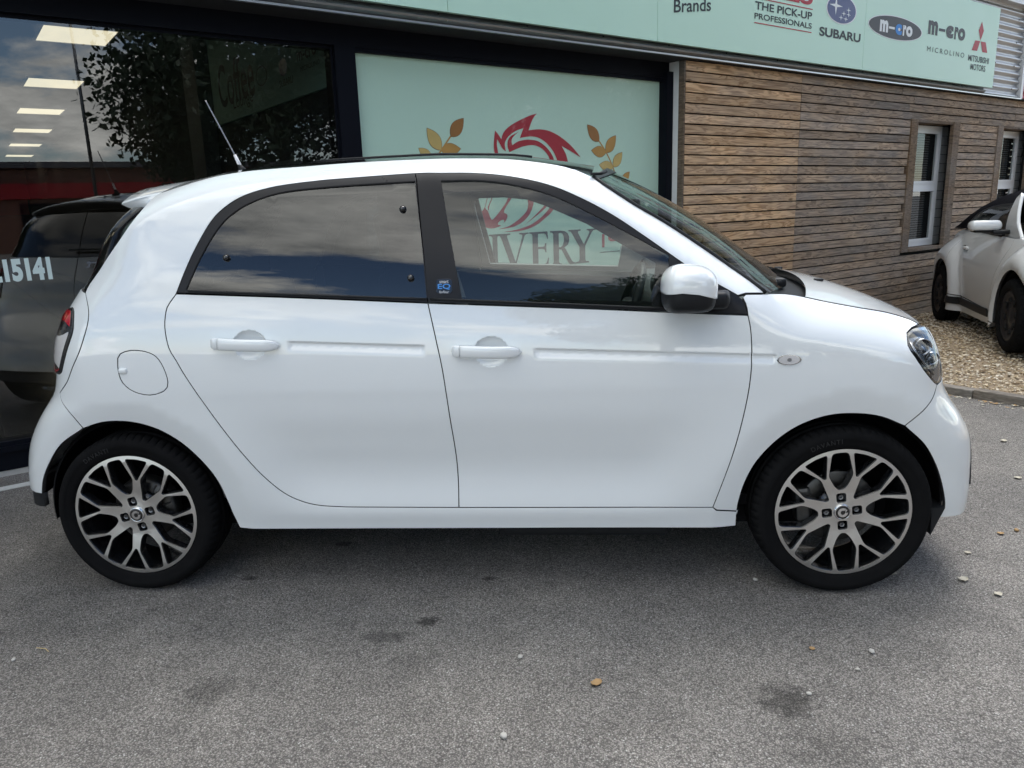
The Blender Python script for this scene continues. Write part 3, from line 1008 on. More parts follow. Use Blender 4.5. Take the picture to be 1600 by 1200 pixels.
    bmk('partition_wall', (1.37, 1.405, -24.0, -1.43, 0.0, 2.9995), 'shop_wall', B)
    bk = bmk('bulkhead', (1.34, 1.368, -4.25, -1.44, 2.17, 3.0), 'shop_green', B)
    bmk('column', (1.22, 1.36, -4.75, -4.3, 0.0, 3.0), 'trim_grey', B)
    bmk('picture_frame', (1.345, 1.369, -3.05, -2.3, 1.05, 1.75), 'trim_grey', B)
    bmk('wall_panel', (-9.0, 1.3, -23.98, -23.9, 1.55, 2.0), 'shop_red', B)

    def ptext(s, quad, m, off=0.0):
        V, F, _ = text2d(s, off)
        q = quad_map(quad)(V)
        mk('bulkhead_lettering', bw(1.3385, q[:, 0], q[:, 1]), F, m, bk)
    ptext('Coffee', [(-4.03, 2.30), (-3.05, 2.30), (-3.05, 2.66), (-4.03, 2.66)], 'ink_dark', 0.012)
    ptext('Lounge', [(-3.65, 2.225), (-3.12, 2.225), (-3.12, 2.36), (-3.65, 2.36)], 'ink_dark')
    ptext('SUBARU', [(-2.49, 2.28), (-2.21, 2.28), (-2.21, 2.33), (-2.49, 2.33)], 'ink_dark', 0.01)
    ptext('m-cro', [(-2.10, 2.40), (-1.75, 2.40), (-1.75, 2.465), (-2.10, 2.465)], 'ink_dark', 0.02)
    ptext('MICROLINO', [(-2.055, 2.33), (-1.70, 2.33), (-1.70, 2.362), (-2.055, 2.362)], 'ink_dark')
    t = np.linspace(0, 2 * PI, 40)[:-1]
    el = np.stack([-2.39 + 0.085 * np.cos(t), 2.412 + 0.062 * np.sin(t)], 1)
    V, F = fill([el]); mk('bulkhead_lettering', bw(1.3385, V[:, 0], V[:, 1]), F, 'ink_navy', bk)
    cup = [np.stack([-2.87 + 0.13 * np.cos(t), 2.42 + 0.075 * np.sin(t)], 1), np.stack([-2.87 + 0.118 * np.cos(t), 2.42 + 0.065 * np.sin(t)], 1)]
    V, F = fill(cup); mk('bulkhead_lettering', bw(1.3385, V[:, 0], V[:, 1]), F, 'ink_dark', bk)

    # ceiling light panels, one thing each
    names = ['first recessed ceiling light panel, nearest the shop window glass', 'second recessed ceiling light panel behind the shop glass', 'third recessed ceiling light panel behind the shop glass', 'fourth recessed ceiling light panel behind the shop glass', 'fifth recessed ceiling light panel, small with distance', 'sixth recessed ceiling light panel, farthest behind the shop glass']
    for k, (s0, D1) in enumerate(((0.07, -4.5), (0.19, -7.43), (0.31, -10.3), (0.45, -13.3), (0.58, -16.5), (0.70, -19.8))):
        o = thing('ceiling_light', names[k], 'light', bw(s0 + 0.3, D1 - 0.35, 2.99), 'showroom ceiling lights')
        V, F = bbox(s0, s0 + 0.58, D1 - 0.70, D1, 2.985, 2.999)
        mk('diffuser', V, F, 'light_panel', o)
        fr = [bbox(s0 - 0.02, s0, D1 - 0.72, D1 + 0.02, 2.98, 2.999), bbox(s0 + 0.58, s0 + 0.60, D1 - 0.72, D1 + 0.02, 2.98, 2.999), bbox(s0, s0 + 0.58, D1, D1 + 0.02, 2.98, 2.999), bbox(s0, s0 + 0.58, D1 - 0.72, D1 - 0.70, 2.98, 2.999)]
        mk('frame', *join_vf(fr), 'pvc_white', o)

    for row, s0 in ((0, -2.7), (1, -5.6)):  # two unseen rows of glowing panels, added to brighten the showroom inside
        for k in range(5):
            D1 = -4.5 - 2.95 * k
            V, F = bbox(s0, s0 + 0.58, D1 - 0.70, D1, 2.985, 2.999)
            mk('added_fill_panel', V, F, 'light_panel', B)
    # --- fascia sign
    S = thing('fascia_sign', 'pale green fascia sign with car maker names above the shop windows', 'sign', bw(6.0, -1.0, 2.58))
    for a, b in ((-8.0, 1.94), (1.944, 3.882), (3.886, 6.869), (6.873, 9.85)):
        bmk('sign_panel', (a, b, -1.034, -1.0, 2.578, 3.483), 'sign_green', S)
    DT = -0.9975
    btext('lettering', 'Brands', [(4.068, 2.805), (4.516, 2.868), (4.516, 2.965), (4.068, 2.905)], DT, 'ink_dark', S, off=0.012)
    btext('lettering', 'THE PICK-UP', [(5.10, 2.948), (5.952, 2.948), (5.952, 3.014), (5.10, 3.014)], DT, 'ink_dark', S, off=0.022)
    btext('lettering', 'PROFESSIONALS', [(5.095, 2.871), (5.955, 2.871), (5.955, 2.920), (5.095, 2.920)], DT, 'ink_dark', S, off=0.016)
    btext('lettering', 'ISUZU', [(5.10, 3.070), (5.95, 3.070), (5.95, 3.195), (5.10, 3.195)], DT, 'ink_red', S, off=0.05)
    bmk('lettering', (5.098, 5.957, -0.9995, DT, 3.036, 3.044), 'ink_red', S)
    bmk('lettering', (5.098, 5.957, -0.9995, DT, 2.836, 2.844), 'ink_red', S)
    t = np.linspace(0, 2 * PI, 56)[:-1]

    def oval(c, a, b, D, m):
        bflat('emblem', [np.stack([c[0] + a * np.cos(t), c[1] + b * np.sin(t)], 1)], D, m, S)
    oval((6.437, 3.092), 0.262, 0.132, -0.9985, 'ink_white')
    oval((6.437, 3.092), 0.246, 0.122, -0.9975, 'ink_navy')

    def star(c, a, b, m='ink_white'):
        P = []
        for k in range(8):
            w = k * PI / 4; r = 1.0 if k % 2 == 0 else 0.22
            P.append((c[0] + a * r * math.cos(w), c[1] + b * r * math.sin(w)))
        bflat('emblem', [P], -0.9965, m, S)
    star((6.335, 3.118), 0.115, 0.085)
    for c in ((6.555, 3.098), (6.475, 3.060), (6.56, 3.058), (6.43, 3.020), (6.515, 3.015)):
        star(c, 0.042, 0.026)
    btext('lettering', 'SUBARU', [(6.084, 2.826), (6.80, 2.826), (6.80, 2.908), (6.084, 2.908)], DT, 'ink_dark', S, off=0.03)
    oval((7.466, 3.027), 0.546, 0.116, -0.9985, 'ink_white')
    oval((7.466, 3.027), 0.530, 0.108, -0.9975, 'ink_slate')

    def mcro(s0, s1, z0, z1, m, mc, D):
        w = s1 - s0
        for ch, a, b, h in (('m', 0.0, 0.245, 0.95), ('r', 0.70, 0.80, 0.88), ('o', 0.80, 1.0, 0.88)):
            btext('lettering', ch, [(s0 + a * w, z0), (s0 + b * w, z0), (s0 + b * w, z0 + (z1 - z0) * h), (s0 + a * w, z0 + (z1 - z0) * h)], D, m, S, off=0.05)
        bmk('lettering', (s0 + 0.275 * w, s0 + 0.445 * w, D - 0.001, D, z0 + (z1 - z0) * 0.36, z0 + (z1 - z0) * 0.54), m, S)
        btext('lettering', 'c', [(s0 + 0.47 * w, z0), (s0 + 0.665 * w, z0), (s0 + 0.665 * w, z0 + (z1 - z0) * 0.88), (s0 + 0.47 * w, z0 + (z1 - z0) * 0.88)], D, mc, S, off=0.05)
        c = (s0 + 0.585 * w, z0 + (z1 - z0) * 0.44)
        bflat('lettering', [np.stack([c[0] + 0.035 * w * np.cos(t), c[1] + 0.13 * (z1 - z0) * np.sin(t)], 1)], D + 0.0005, m, S)
    mcro(7.143, 7.80, 2.968, 3.087, 'ink_white', 'ink_blue', -0.9965)
    mcro(8.137, 9.0, 3.038, 3.187, 'ink_slate', 'ink_slate', DT)
    btext('lettering', 'MICROLINO', [(8.147, 2.861), (9.024, 2.861), (9.024, 2.913), (8.147, 2.913)], DT, 'ink_grey', S, spacing=1.5)
    for L in ([(9.39, 3.290), (9.327, 3.188), (9.396, 3.082), (9.46, 3.194)], [(9.265, 3.073), (9.39, 3.076), (9.338, 2.963), (9.197, 2.960)], [(9.405, 3.074), (9.537, 3.075), (9.606, 2.962), (9.474, 2.960)]):
        bflat('emblem', [L], DT, 'ink_red', S)
    btext('lettering', 'MITSUBISHI', [(9.13, 2.840), (9.67, 2.840), (9.67, 2.907), (9.13, 2.907)], DT, 'ink_dark', S, off=0.012)
    btext('lettering', 'MOTORS', [(9.21, 2.747), (9.597, 2.747), (9.597, 2.815), (9.21, 2.815)], DT, 'ink_dark', S, off=0.012)


def sharp_smooth(L, step):
    """smooth a loop but keep its sharp tips"""
    P = [np.array(p, float) for p in L]; n = len(P)
    out = []
    ang = []
    for i in range(n):
        a = P[i] - P[i - 1]; b = P[(i + 1) % n] - P[i]
        ang.append(abs(math.atan2(a[0] * b[1] - a[1] * b[0], a @ b)))
    for i in range(n):
        p1, p2 = P[i], P[(i + 1) % n]
        p0 = P[i - 1] if ang[i] < 1.0 else 2 * p1 - p2
        p3 = P[(i + 2) % n] if ang[(i + 1) % n] < 1.0 else 2 * p2 - p1
        k = max(1, int(math.ceil(np.linalg.norm(p2 - p1) / step)))
        for j in range(k):
            t = j / k
            out.append(0.5 * ((2 * p1) + (-p0 + p2) * t + (2 * p0 - 5 * p1 + 4 * p2 - p3) * t * t + (-p0 + 3 * p1 - 3 * p2 + p3) * t ** 3))
    return out


GLYPH = {
    'I': [[(0, 1), (1, 1), (1, .965), (.80, .955), (.72, .93), (.70, .88), (.70, .12), (.72, .07), (.80, .045), (1, .035), (1, 0), (0, 0), (0, .035), (.20, .045), (.28, .07), (.30, .12), (.30, .88), (.28, .93), (.20, .955), (0, .965)]],
    'V': [[(0, 1), (.42, 1), (.42, .965), (.33, .955), (.31, .93), (.33, .86), (.56, .20), (.78, .84), (.80, .92), (.78, .95), (.70, .965), (.70, 1), (1, 1), (1, .965), (.92, .955), (.87, .91), (.53, 0), (.45, 0), (.12, .90), (.08, .95), (0, .965)]],
    'E': [[(0, 1), (.94, 1), (.97, .79), (.92, .79), (.86, .90), (.76, .945), (.46, .945), (.44, .92), (.44, .57), (.68, .57), (.78, .59), (.82, .67), (.87, .67), (.87, .40), (.82, .40), (.78, .48), (.68, .51), (.44, .51), (.44, .09), (.50, .06), (.76, .06), (.88, .11), (.95, .24), (1, .24), (.96, 0), (0, 0), (0, .035), (.12, .05), (.16, .10), (.16, .90), (.12, .95), (0, .965)]],
    'R': [[(0, 1), (.42, 1), (.58, .975), (.70, .91), (.76, .80), (.76, .70), (.70, .58), (.56, .50), (.62, .44), (.84, .12), (.90, .06), (1, .035), (1, 0), (.78, 0), (.72, .04), (.44, .45), (.34, .46), (.34, .10), (.37, .05), (.46, .035), (.46, 0), (0, 0), (0, .035), (.09, .05), (.13, .10), (.13, .90), (.09, .95), (0, .965)], [(.34, .92), (.42, .94), (.50, .90), (.545, .80), (.545, .70), (.50, .57), (.42, .52), (.34, .52)]],
    'Y': [[(0, 1), (.44, 1), (.44, .965), (.36, .955), (.34, .92), (.36, .87), (.55, .56), (.74, .86), (.76, .92), (.72, .955), (.66, .965), (.66, 1), (1, 1), (1, .965), (.90, .95), (.84, .89), (.60, .50), (.60, .12), (.62, .06), (.74, .035), (.74, 0), (.24, 0), (.24, .035), (.36, .06), (.39, .12), (.39, .48), (.12, .90), (.08, .95), (0, .965)]],
}

HORSE=[[(2.517,1.896),(2.545,1.869),(2.573,1.834),(2.581,1.862),(2.609,1.899),(2.664,1.937),(2.747,1.976),(2.845,2.013),(2.916,2.032),(2.872,1.986),(2.831,1.906),(2.912,1.916),(2.969,1.916),(3.041,1.906),(3.128,1.876),(3.216,1.829),(3.291,1.775),(3.359,1.713),(3.306,1.736),(3.238,1.766),(3.159,1.798),(3.192,1.752),(3.214,1.708),(3.23,1.616),(3.222,1.516),(3.166,1.417),(3.116,1.372),(3.054,1.298),(2.979,1.244),(2.868,1.186),(2.724,1.154),(2.551,1.153),(2.689,1.166),(2.832,1.199),(2.943,1.256),(3.018,1.316),(3.064,1.373),(3.113,1.468),(3.135,1.567),(3.118,1.665),(3.087,1.734),(3.052,1.777),(2.995,1.824),(2.924,1.855),(2.854,1.862),(2.798,1.857),(2.746,1.848),(2.783,1.921),(2.717,1.902),(2.655,1.869),(2.62,1.837),(2.602,1.801),(2.61,1.749),(2.584,1.764),(2.555,1.805),(2.534,1.835),(2.529,1.794),(2.536,1.748),(2.545,1.714),(2.512,1.717),(2.501,1.763),(2.503,1.819),(2.512,1.871)],[(2.643,1.744),(2.628,1.786),(2.633,1.827),(2.661,1.859),(2.741,1.895),(2.695,1.865),(2.667,1.833),(2.672,1.794),(2.728,1.822),(2.797,1.836),(2.853,1.837),(2.923,1.828),(2.994,1.792),(3.051,1.739),(3.079,1.687),(3.09,1.591),(3.087,1.493),(3.049,1.388),(2.996,1.333),(2.907,1.274),(2.768,1.197),(2.87,1.264),(2.967,1.339),(3.012,1.391),(3.048,1.493),(3.057,1.592),(3.035,1.692),(3.007,1.738),(2.951,1.778),(2.894,1.796),(2.838,1.797),(2.768,1.785),(2.698,1.763)],[(2.821,1.63),(2.872,1.63),(2.868,1.424),(2.862,1.358),(2.828,1.288),(2.762,1.229),(2.662,1.189),(2.518,1.175),(2.621,1.197),(2.72,1.247),(2.793,1.305),(2.809,1.36),(2.804,1.428)],[(2.434,1.448),(2.396,1.343),(2.365,1.307),(2.369,1.254),(2.379,1.206),(2.418,1.189),(2.478,1.186),(2.543,1.202),(2.516,1.209),(2.513,1.222),(2.541,1.24),(2.568,1.245),(2.575,1.236),(2.567,1.22),(2.592,1.241),(2.607,1.273),(2.601,1.287),(2.574,1.298),(2.578,1.317),(2.643,1.396),(2.678,1.428),(2.7,1.441),(2.6,1.442),(2.616,1.418),(2.601,1.381),(2.544,1.318),(2.488,1.266),(2.461,1.249),(2.445,1.268),(2.424,1.316),(2.402,1.338),(2.418,1.385),(2.438,1.448)],[(2.463,1.447),(2.461,1.405),(2.425,1.343),(2.432,1.316),(2.443,1.358),(2.469,1.405),(2.473,1.447)],[(3.267,1.311),(3.298,1.262),(3.348,1.199),(3.329,1.261),(3.318,1.299)],]
LEAF=[((2.129,1.845),(2.242,1.971)),((2.041,1.751),(1.935,1.894)),((2.043,1.747),(2.206,1.761)),((1.96,1.689),(1.859,1.759)),((3.561,1.842),(3.436,1.966)),((3.642,1.755),(3.752,1.89)),((3.638,1.752),(3.478,1.768)),((3.724,1.64),(3.826,1.757)),((3.718,1.635),(3.565,1.655)),((3.826,1.511),(3.914,1.598))]
STEM=[[(2.126,1.845),(2.043,1.749),(1.993,1.692)],[(3.561,1.845),(3.642,1.755),(3.718,1.637),(3.77,1.512)]]
build_shop()

# ------------------------------------------------------------------ body surface of the white car (car frame: x forward from the rear axle, z up, near side at -y)
def sm(a,b,x):
    t=np.clip((x-a)/(b-a),0,1); return t*t*(3-2*t)
def cub(X,Y):
    # monotone-ish cubic hermite (Catmull) interpolation
    X=np.array(X,float);Y=np.array(Y,float)
    d=np.diff(Y)/np.diff(X);m=np.zeros_like(Y);m[1:-1]=(d[1:]*np.diff(X)[:-1]+d[:-1]*np.diff(X)[1:])/(X[2:]-X[:-2]);m[0]=d[0];m[-1]=d[-1]
    def f(x):
        x=np.clip(x,X[0],X[-1]);i=np.clip(np.searchsorted(X,x)-1,0,len(X)-2);h=X[i+1]-X[i];t=(x-X[i])/h
        return Y[i]*(1+2*t)*(1-t)**2+m[i]*h*t*(1-t)**2+Y[i+1]*t*t*(3-2*t)+m[i+1]*h*t*t*(t-1)
    return f
P1=cub([.18,.25,.31,.335,.40,.43,.47,.56,.66,.75],[.775,.789,.800,.798,.7895,.7875,.789,.805,.8245,.8325])
P2=cub([.18,.25,.31,.45,.60,.75],[.780,.790,.802,.819,.829,.8325])
ZR=cub([-.3,-.05,.08,.15,.314,.7,1.0,1.2,1.45,1.6,1.7,1.8,1.9,2.04,2.18,2.25,2.6],[1.30,1.375,1.412,1.435,1.480,1.511,1.5195,1.5185,1.500,1.467,1.420,1.352,1.283,1.180,1.078,1.032,.80])
ZT=cub([2.1,2.243,2.416,2.6,2.753,2.9],[1.06,1.032,1.010,.966,.916,.85])
XF=cub([.2,.26,.32,.40,.48,.54,.60,.66,.72,.80,.88,.96,1.05],[3.03,3.035,3.032,3.023,3.013,2.997,2.961,2.914,2.880,2.872,2.868,2.835,2.82])
XR=cub([.2,.32,.40,.48,.55,.61,.67,.73,.80,.88,.96,1.04,1.12,1.2,1.3,1.38,1.55],[-.595,-.571,-.559,-.539,-.51,-.472,-.424,-.371,-.345,-.334,-.311,-.276,-.243,-.215,-.165,-.12,0.])
X0F,NF=2.45,5.0
X0R,NR=.25,5.2
def zb(x): return 1.115-.0634*np.clip(x,0,2.4)
def W(x,z):
    b=zb(x)
    h=np.maximum(0,z-b)
    t=np.clip(z-.75,0,b-.75)
    up=.8325-.11*t*t/(b-.75)-.22*h-.35*h*h
    r1=np.hypot(x,z-.298);r2=np.hypot(x-2.494,z-.298);r=np.minimum(r1,r2)
    k=sm(.42,.72,r)*((x>0)&(x<2.494))
    lo=P2(z)*(1-k)+P1(z)*k
    w=np.where(z>.75,up,lo)
    w=w-.010*((x-1.25)/1.25)**2
    w=w-.020*np.clip((.432-r)/.09,0,1)**1.15
    q=np.maximum(0,z-(ZR(x)-.10)); w=w-9*q*q*(1-sm(2.1,2.25,x))
    s=np.clip((z-(ZT(x)-.15))/.15,0,1.2); w=w-.115*s**2.2*sm(2.12,2.42,x)
    return w
def S(u,z):
    """u = x on the side; beyond X0F / X0R the plan curve turns round the nose / tail"""
    u=np.asarray(u,float);z=np.asarray(z,float)
    fr=u>X0F; rr=u<X0R
    a=np.where(fr,XF(z)-X0F,X0R-XR(z)); n=np.where(fr,NF,NR-2.0*sm(.95,1.2,z))
    th=np.where(fr,(u-X0F)/a,np.where(rr,(X0R-u)/a,0)); th=np.clip(th,0,math.pi/2)
    c=np.cos(th);s=np.sin(th);rad=(np.abs(c)**n+np.abs(s)**n)**(-1/n)
    dx=a*s*rad
    x=np.where(fr,X0F+dx,np.where(rr,X0R-dx,u))
    # half width measured at the station
    y=-W(x,z)*c*rad
    return np.stack([x,y,z+0*x],-1)
def uend(z,front=True):
    return X0F+(XF(z)-X0F)*math.pi/2 if front else X0R-(X0R-XR(z))*math.pi/2


def seg_t(u, a, b):
    return np.clip((u - a) / (b - a), 0, 1)


GROOVES = ((0.632, 0.914, 1.098, 0.8915), (1.458, 0.8745, 2.245, 0.838))


def groove_pts(k):
    ua, za, ub, zb_ = GROOVES[k]
    us = np.concatenate([np.arange(ua - 0.03, ua + 0.03, 0.005), np.arange(ua + 0.03, ub - 0.02, 0.012), np.arange(ub - 0.02, ub + 0.012, 0.0035)])
    vs = [-0.032, -0.026, -0.021, -0.016, -0.011, -0.006, -0.001, 0.004, 0.0085, 0.0105, 0.012, 0.0135, 0.015, 0.0165, 0.019, 0.024]
    pts = np.array([(u, za + (zb_ - za) * min(1, max(0, (u - ua) / (ub - ua))) + v) for u in us for v in vs])

    def near_(G):
        zc = za + (zb_ - za) * np.clip((G[:, 0] - ua) / (ub - ua), 0, 1)
        return (G[:, 0] > ua - 0.035) & (G[:, 0] < ub + 0.016) & (np.abs(G[:, 1] - zc + 0.004) < 0.034)
    return pts, near_


def dent(u, z):
    """pressed-in handle bowls and the long groove on the doors"""
    d = np.zeros_like(u)
    for (cu, cz) in ((0.503, 0.919), (1.319, 0.882)):
        r2 = ((u - cu) / 0.058) ** 2 + ((z - cz) / 0.049) ** 2
        d = d + 0.024 * np.clip(1 - r2, 0, 1) ** 0.6
    for (ua, za, ub, zb_) in GROOVES:
        zc = za + (zb_ - za) * seg_t(u, ua, ub)
        v = z - zc
        f = np.where(v > 0, 1 - sm(0.0085, 0.0175, v), 1 - sm(-0.004, 0.022, -v))
        e = sm(ua - 0.004, ua + 0.022, u) * (1 - sm(ub - 0.012, ub + 0.004, u))
        d = d + 0.0068 * f * e
    return d


def SD(u, z):
    p = S(u, z)
    p[..., 1] += dent(np.asarray(u, float), np.asarray(z, float))
    return p


def crv(P, step=0.02):
    return catmull(P, step)


REAR_GAP = [(0.255, 1.094), (0.228, 1.06), (0.217, 1.036), (0.210, 0.983), (0.219, 0.914), (0.242, 0.868), (0.264, 0.823), (0.318, 0.726), (0.376, 0.626), (0.435, 0.531), (0.494, 0.448), (0.557, 0.383), (0.618, 0.349), (0.684, 0.332), (0.777, 0.326)]
B_GAP = [(1.1135, 1.0435), (1.137, 0.926), (1.157, 0.807), (1.172, 0.64), (1.181, 0.516), (1.183, 0.406), (1.182, 0.323)]
FRONT_GAP = [(2.152, 0.980), (2.160, 0.935), (2.164, 0.864), (2.163, 0.803), (2.154, 0.709), (2.133, 0.591), (2.105, 0.475), (2.070, 0.355), (2.059, 0.319)]
REAR_ARCH = [(-0.318, 0.359), (-0.298, 0.418), (-0.259, 0.486), (-0.199, 0.565), (-0.115, 0.627), (-0.051, 0.650), (0.016, 0.654), (0.083, 0.642), (0.150, 0.614), (0.216, 0.566), (0.278, 0.495), (0.319, 0.424), (0.342, 0.343), (0.353, 0.290), (0.368, 0.239)]
FRONT_ARCH = [(2.147, 0.238), (2.146, 0.300), (2.151, 0.345), (2.166, 0.408), (2.200, 0.484), (2.263, 0.560), (2.338, 0.613), (2.427, 0.643), (2.518, 0.647), (2.593, 0.634), (2.661, 0.601), (2.725, 0.532), (2.769, 0.448), (2.799, 0.361), (2.814, 0.290), (2.804, 0.252)]
FRAME_OUT = [(0.255, 1.094), (0.284, 1.161), (0.318, 1.233), (0.371, 1.325), (0.418, 1.373), (0.485, 1.411), (0.586, 1.437), (0.723, 1.451), (0.863, 1.458), (1.064, 1.465), (1.151, 1.463), (1.273, 1.458), (1.394, 1.442), (1.514, 1.412), (1.617, 1.368), (1.726, 1.307), (1.833, 1.233), (1.974, 1.131), (2.075, 1.070), (2.122, 1.043), (2.141, 1.018), (2.152, 0.980)]
BELT_LOW = [(0.255, 1.094), (0.690, 1.070), (1.1135, 1.0435), (1.605, 1.015), (1.884, 0.997), (2.152, 0.980)]
REAR_GLASS = [(0.293, 1.108), (0.340, 1.206), (0.400, 1.304), (0.454, 1.355), (0.522, 1.390), (0.626, 1.417), (0.799, 1.429), (1.066, 1.437)]
FRONT_GLASS_TOP = [(1.158, 1.435), (1.274, 1.433), (1.395, 1.415), (1.533, 1.373), (1.689, 1.295), (1.804, 1.231), (1.903, 1.175)]
PILLAR = [(1.60, 1.467), (1.665, 1.436), (1.70, 1.409), (1.806, 1.336), (1.908, 1.274), (2.048, 1.177), (2.177, 1.081), (2.218, 1.044)]
HOOD_SEAM = [(2.218, 1.044), (2.313, 1.032), (2.423, 1.006), (2.526, 0.984), (2.626, 0.961), (2.695, 0.933), (2.720, 0.916)]
REAR_SEAM = [(-0.076, 1.100), (-0.056, 1.074), (-0.043, 1.04), (-0.046, 0.993), (-0.075, 0.912), (-0.109, 0.848), (-0.136, 0.797), (-0.160, 0.770), (-0.179, 0.751)]
REAR_SEAM_LOW = [(-0.179, 0.751), (-0.172, 0.727), (-0.144, 0.691), (-0.129, 0.663), (-0.115, 0.627)]
TAIL_EDGE = [(-0.076, 1.100), (-0.070, 1.130), (-0.023, 1.192), (0.040, 1.267), (0.085, 1.328), (0.111, 1.374), (0.123, 1.418), (0.127, 1.425)]
HEADLIGHT = [(2.661, 0.902), (2.684, 0.912), (2.714, 0.912), (2.762, 0.902), (2.800, 0.882), (2.812, 0.850), (2.806, 0.810), (2.795, 0.770), (2.770, 0.740), (2.740, 0.735), (2.699, 0.780), (2.667, 0.834), (2.652, 0.868)]
BUMPER_SEAM = [(2.741, 0.731), (2.726, 0.692), (2.700, 0.653), (2.661, 0.601)]
TAIL = [(-0.205, 1.010), (-0.175, 1.034), (-0.127, 1.048), (-0.103, 1.035), (-0.095, 0.997), (-0.098, 0.966), (-0.119, 0.917), (-0.150, 0.844), (-0.164, 0.823), (-0.200, 0.815), (-0.250, 0.835), (-0.250, 0.93)]
FLAP = [(0.042, 0.882), (0.052, 0.897), (0.087, 0.908), (0.135, 0.903), (0.171, 0.885), (0.193, 0.847), (0.203, 0.797), (0.187, 0.767), (0.134, 0.752), (0.081, 0.765), (0.048, 0.797), (0.039, 0.840)]


def arch_split(A, p, tol=0.004):
    i = min(range(len(A)), key=lambda k: math.hypot(A[k][0] - p[0], A[k][1] - p[1]))
    return A[:i + 1], A[i:]


def build_wheel(parent, c, side, rear=False, label=None, rot=0.0, first=None):
    """c = centre of the wheel's outer face; side -1 = near side. Face looks towards -y for side -1."""
    w = empty('wheel', c, parent)
    if first is not None:
        for ch in first.children:
            o = ch.copy(); COL.objects.link(o); o.parent = w
            o.scale = (1, -side, 1); ORG[o.name] = Vector(c)
        w.rotation_euler = (0, rot, 0)
        return w
    cx, cy, cz = c
    # tyre with shoulder sipes: outline (r, y) from inner bead over the tread to the outer bead
    prof = [(0.218, 0.185), (0.232, 0.190), (0.262, 0.192), (0.284, 0.186), (0.294, 0.170), (0.2975, 0.150), (0.2985, 0.128), (0.2925, 0.126), (0.2925, 0.120), (0.299, 0.118), (0.2995, 0.095), (0.293, 0.093), (0.293, 0.086), (0.2995, 0.084), (0.299, 0.060), (0.2925, 0.058), (0.2925, 0.052), (0.2985, 0.050), (0.2975, 0.030), (0.294, 0.012), (0.286, -0.003), (0.2755, -0.0085), (0.262, -0.0115), (0.2605, -0.010), (0.248, -0.0085), (0.238, -0.004), (0.230, 0.001), (0.228, 0.008)]
    pitches = 66
    V, F = [], []
    cols = []
    for k in range(pitches):
        for t, down in ((0.0, 0), (0.03, 1), (0.10, 1), (0.13, 0), (0.56, 0)):
            cols.append((2 * PI * (k + t) / pitches, down))
    n = len(prof)
    for w_, down in cols:
        for i, (r, y) in enumerate(prof):
            sh = (0.010 < y < 0.052) or (0.127 < y < 0.172)
            rr = r - 0.0045 if (down and sh and r > 0.29) else r
            a = w_ + (y - 0.09) * 0.35 * (1 if y < 0.09 else -1) if r > 0.27 else w_
            V.append((cx + rr * math.cos(a), cy + y, cz + rr * math.sin(a)))
    m_ = len(cols)
    for k in range(m_):
        k2 = (k + 1) % m_
        for i in range(n - 1):
            F.append((k * n + i, k * n + i + 1, k2 * n + i + 1, k2 * n + i))
    tyre = mk('tyre', V, F, 'rubber', w, True)
    # raised lettering on the side wall
    TV, TF, asp = text2d('DAVANTI', 0.0, 0.0, 1.25)
    a0, da, r0, dr = math.radians(112), -0.40, 0.250, 0.016
    LV = []
    for x, y in TV:
        a = a0 + da * x; r = r0 + dr * y
        LV.append((cx + r * math.cos(a), cy - 0.0122, cz + r * math.sin(a)))
    mk('tyre_lettering', LV, TF, 'rubber_light', w)
    # barrel behind the spokes
    mk('rim_barrel', *lathe_vf([(0.229, 0.004), (0.222, 0.012), (0.214, 0.03), (0.206, 0.08), (0.205, 0.16), (0.215, 0.186)], 72, c), 'rim_black', w, True)
    # spoked face
    R = 0.2265

    def arc(r, a0, a1, k):
        return [(r * math.cos(a0 + (a1 - a0) * t / k), r * math.sin(a0 + (a1 - a0) * t / k)) for t in range(k + 1)]

    def rounded(P, r, k=4):
        out = []
        m2 = len(P)
        for i in range(m2):
            p = np.array(P[i]); a = np.array(P[i - 1]) - p; b = np.array(P[(i + 1) % m2]) - p
            la, lb = np.linalg.norm(a), np.linalg.norm(b)
            d = min(r, la * 0.45, lb * 0.45)
            p1 = p + a / la * d; p2 = p + b / lb * d
            for t in range(k + 1):
                q = t / k
                out.append(tuple((1 - q) ** 2 * p1 + 2 * q * (1 - q) * p + q * q * p2))
        return out
    pol = lambda r, a: (r * math.cos(a), r * math.sin(a))
    outer = arc(R, 0, 2 * PI * 71 / 72, 71)
    holes = []
    lug0 = math.radians(90)
    ro = 0.2160
    for k in range(8):
        am = lug0 + k * PI / 4           # middle of a big opening
        top = k % 2 == 0                 # opening in line with a wheel bolt, or between the paired stems
        w1 = math.radians(7.3)
        P = [pol(ro, am - w1), pol(ro, am), pol(ro, am + w1), pol(0.140, am + math.radians(17.0))]
        if top:
            P += [pol(0.098, am + math.radians(13.5)), pol(0.079, am + math.radians(6)), pol(0.079, am - math.radians(6)), pol(0.098, am - math.radians(13.5))]
        else:
            P += [pol(0.092, am + math.radians(12.5)), pol(0.061, am + math.radians(5)), pol(0.061, am - math.radians(5)), pol(0.092, am - math.radians(12.5))]
        P += [pol(0.140, am - math.radians(17.0))]
        holes.append(rounded(P, 0.012))
        ab = am + PI / 8                 # small opening inside the fork of a spoke
        w2 = math.radians(11.2)
        P = [pol(ro, ab - w2), pol(ro, ab), pol(ro, ab + w2), pol(0.134, ab + math.radians(1.6)), pol(0.134, ab - math.radians(1.6))]
        holes.append(rounded(P, 0.010))
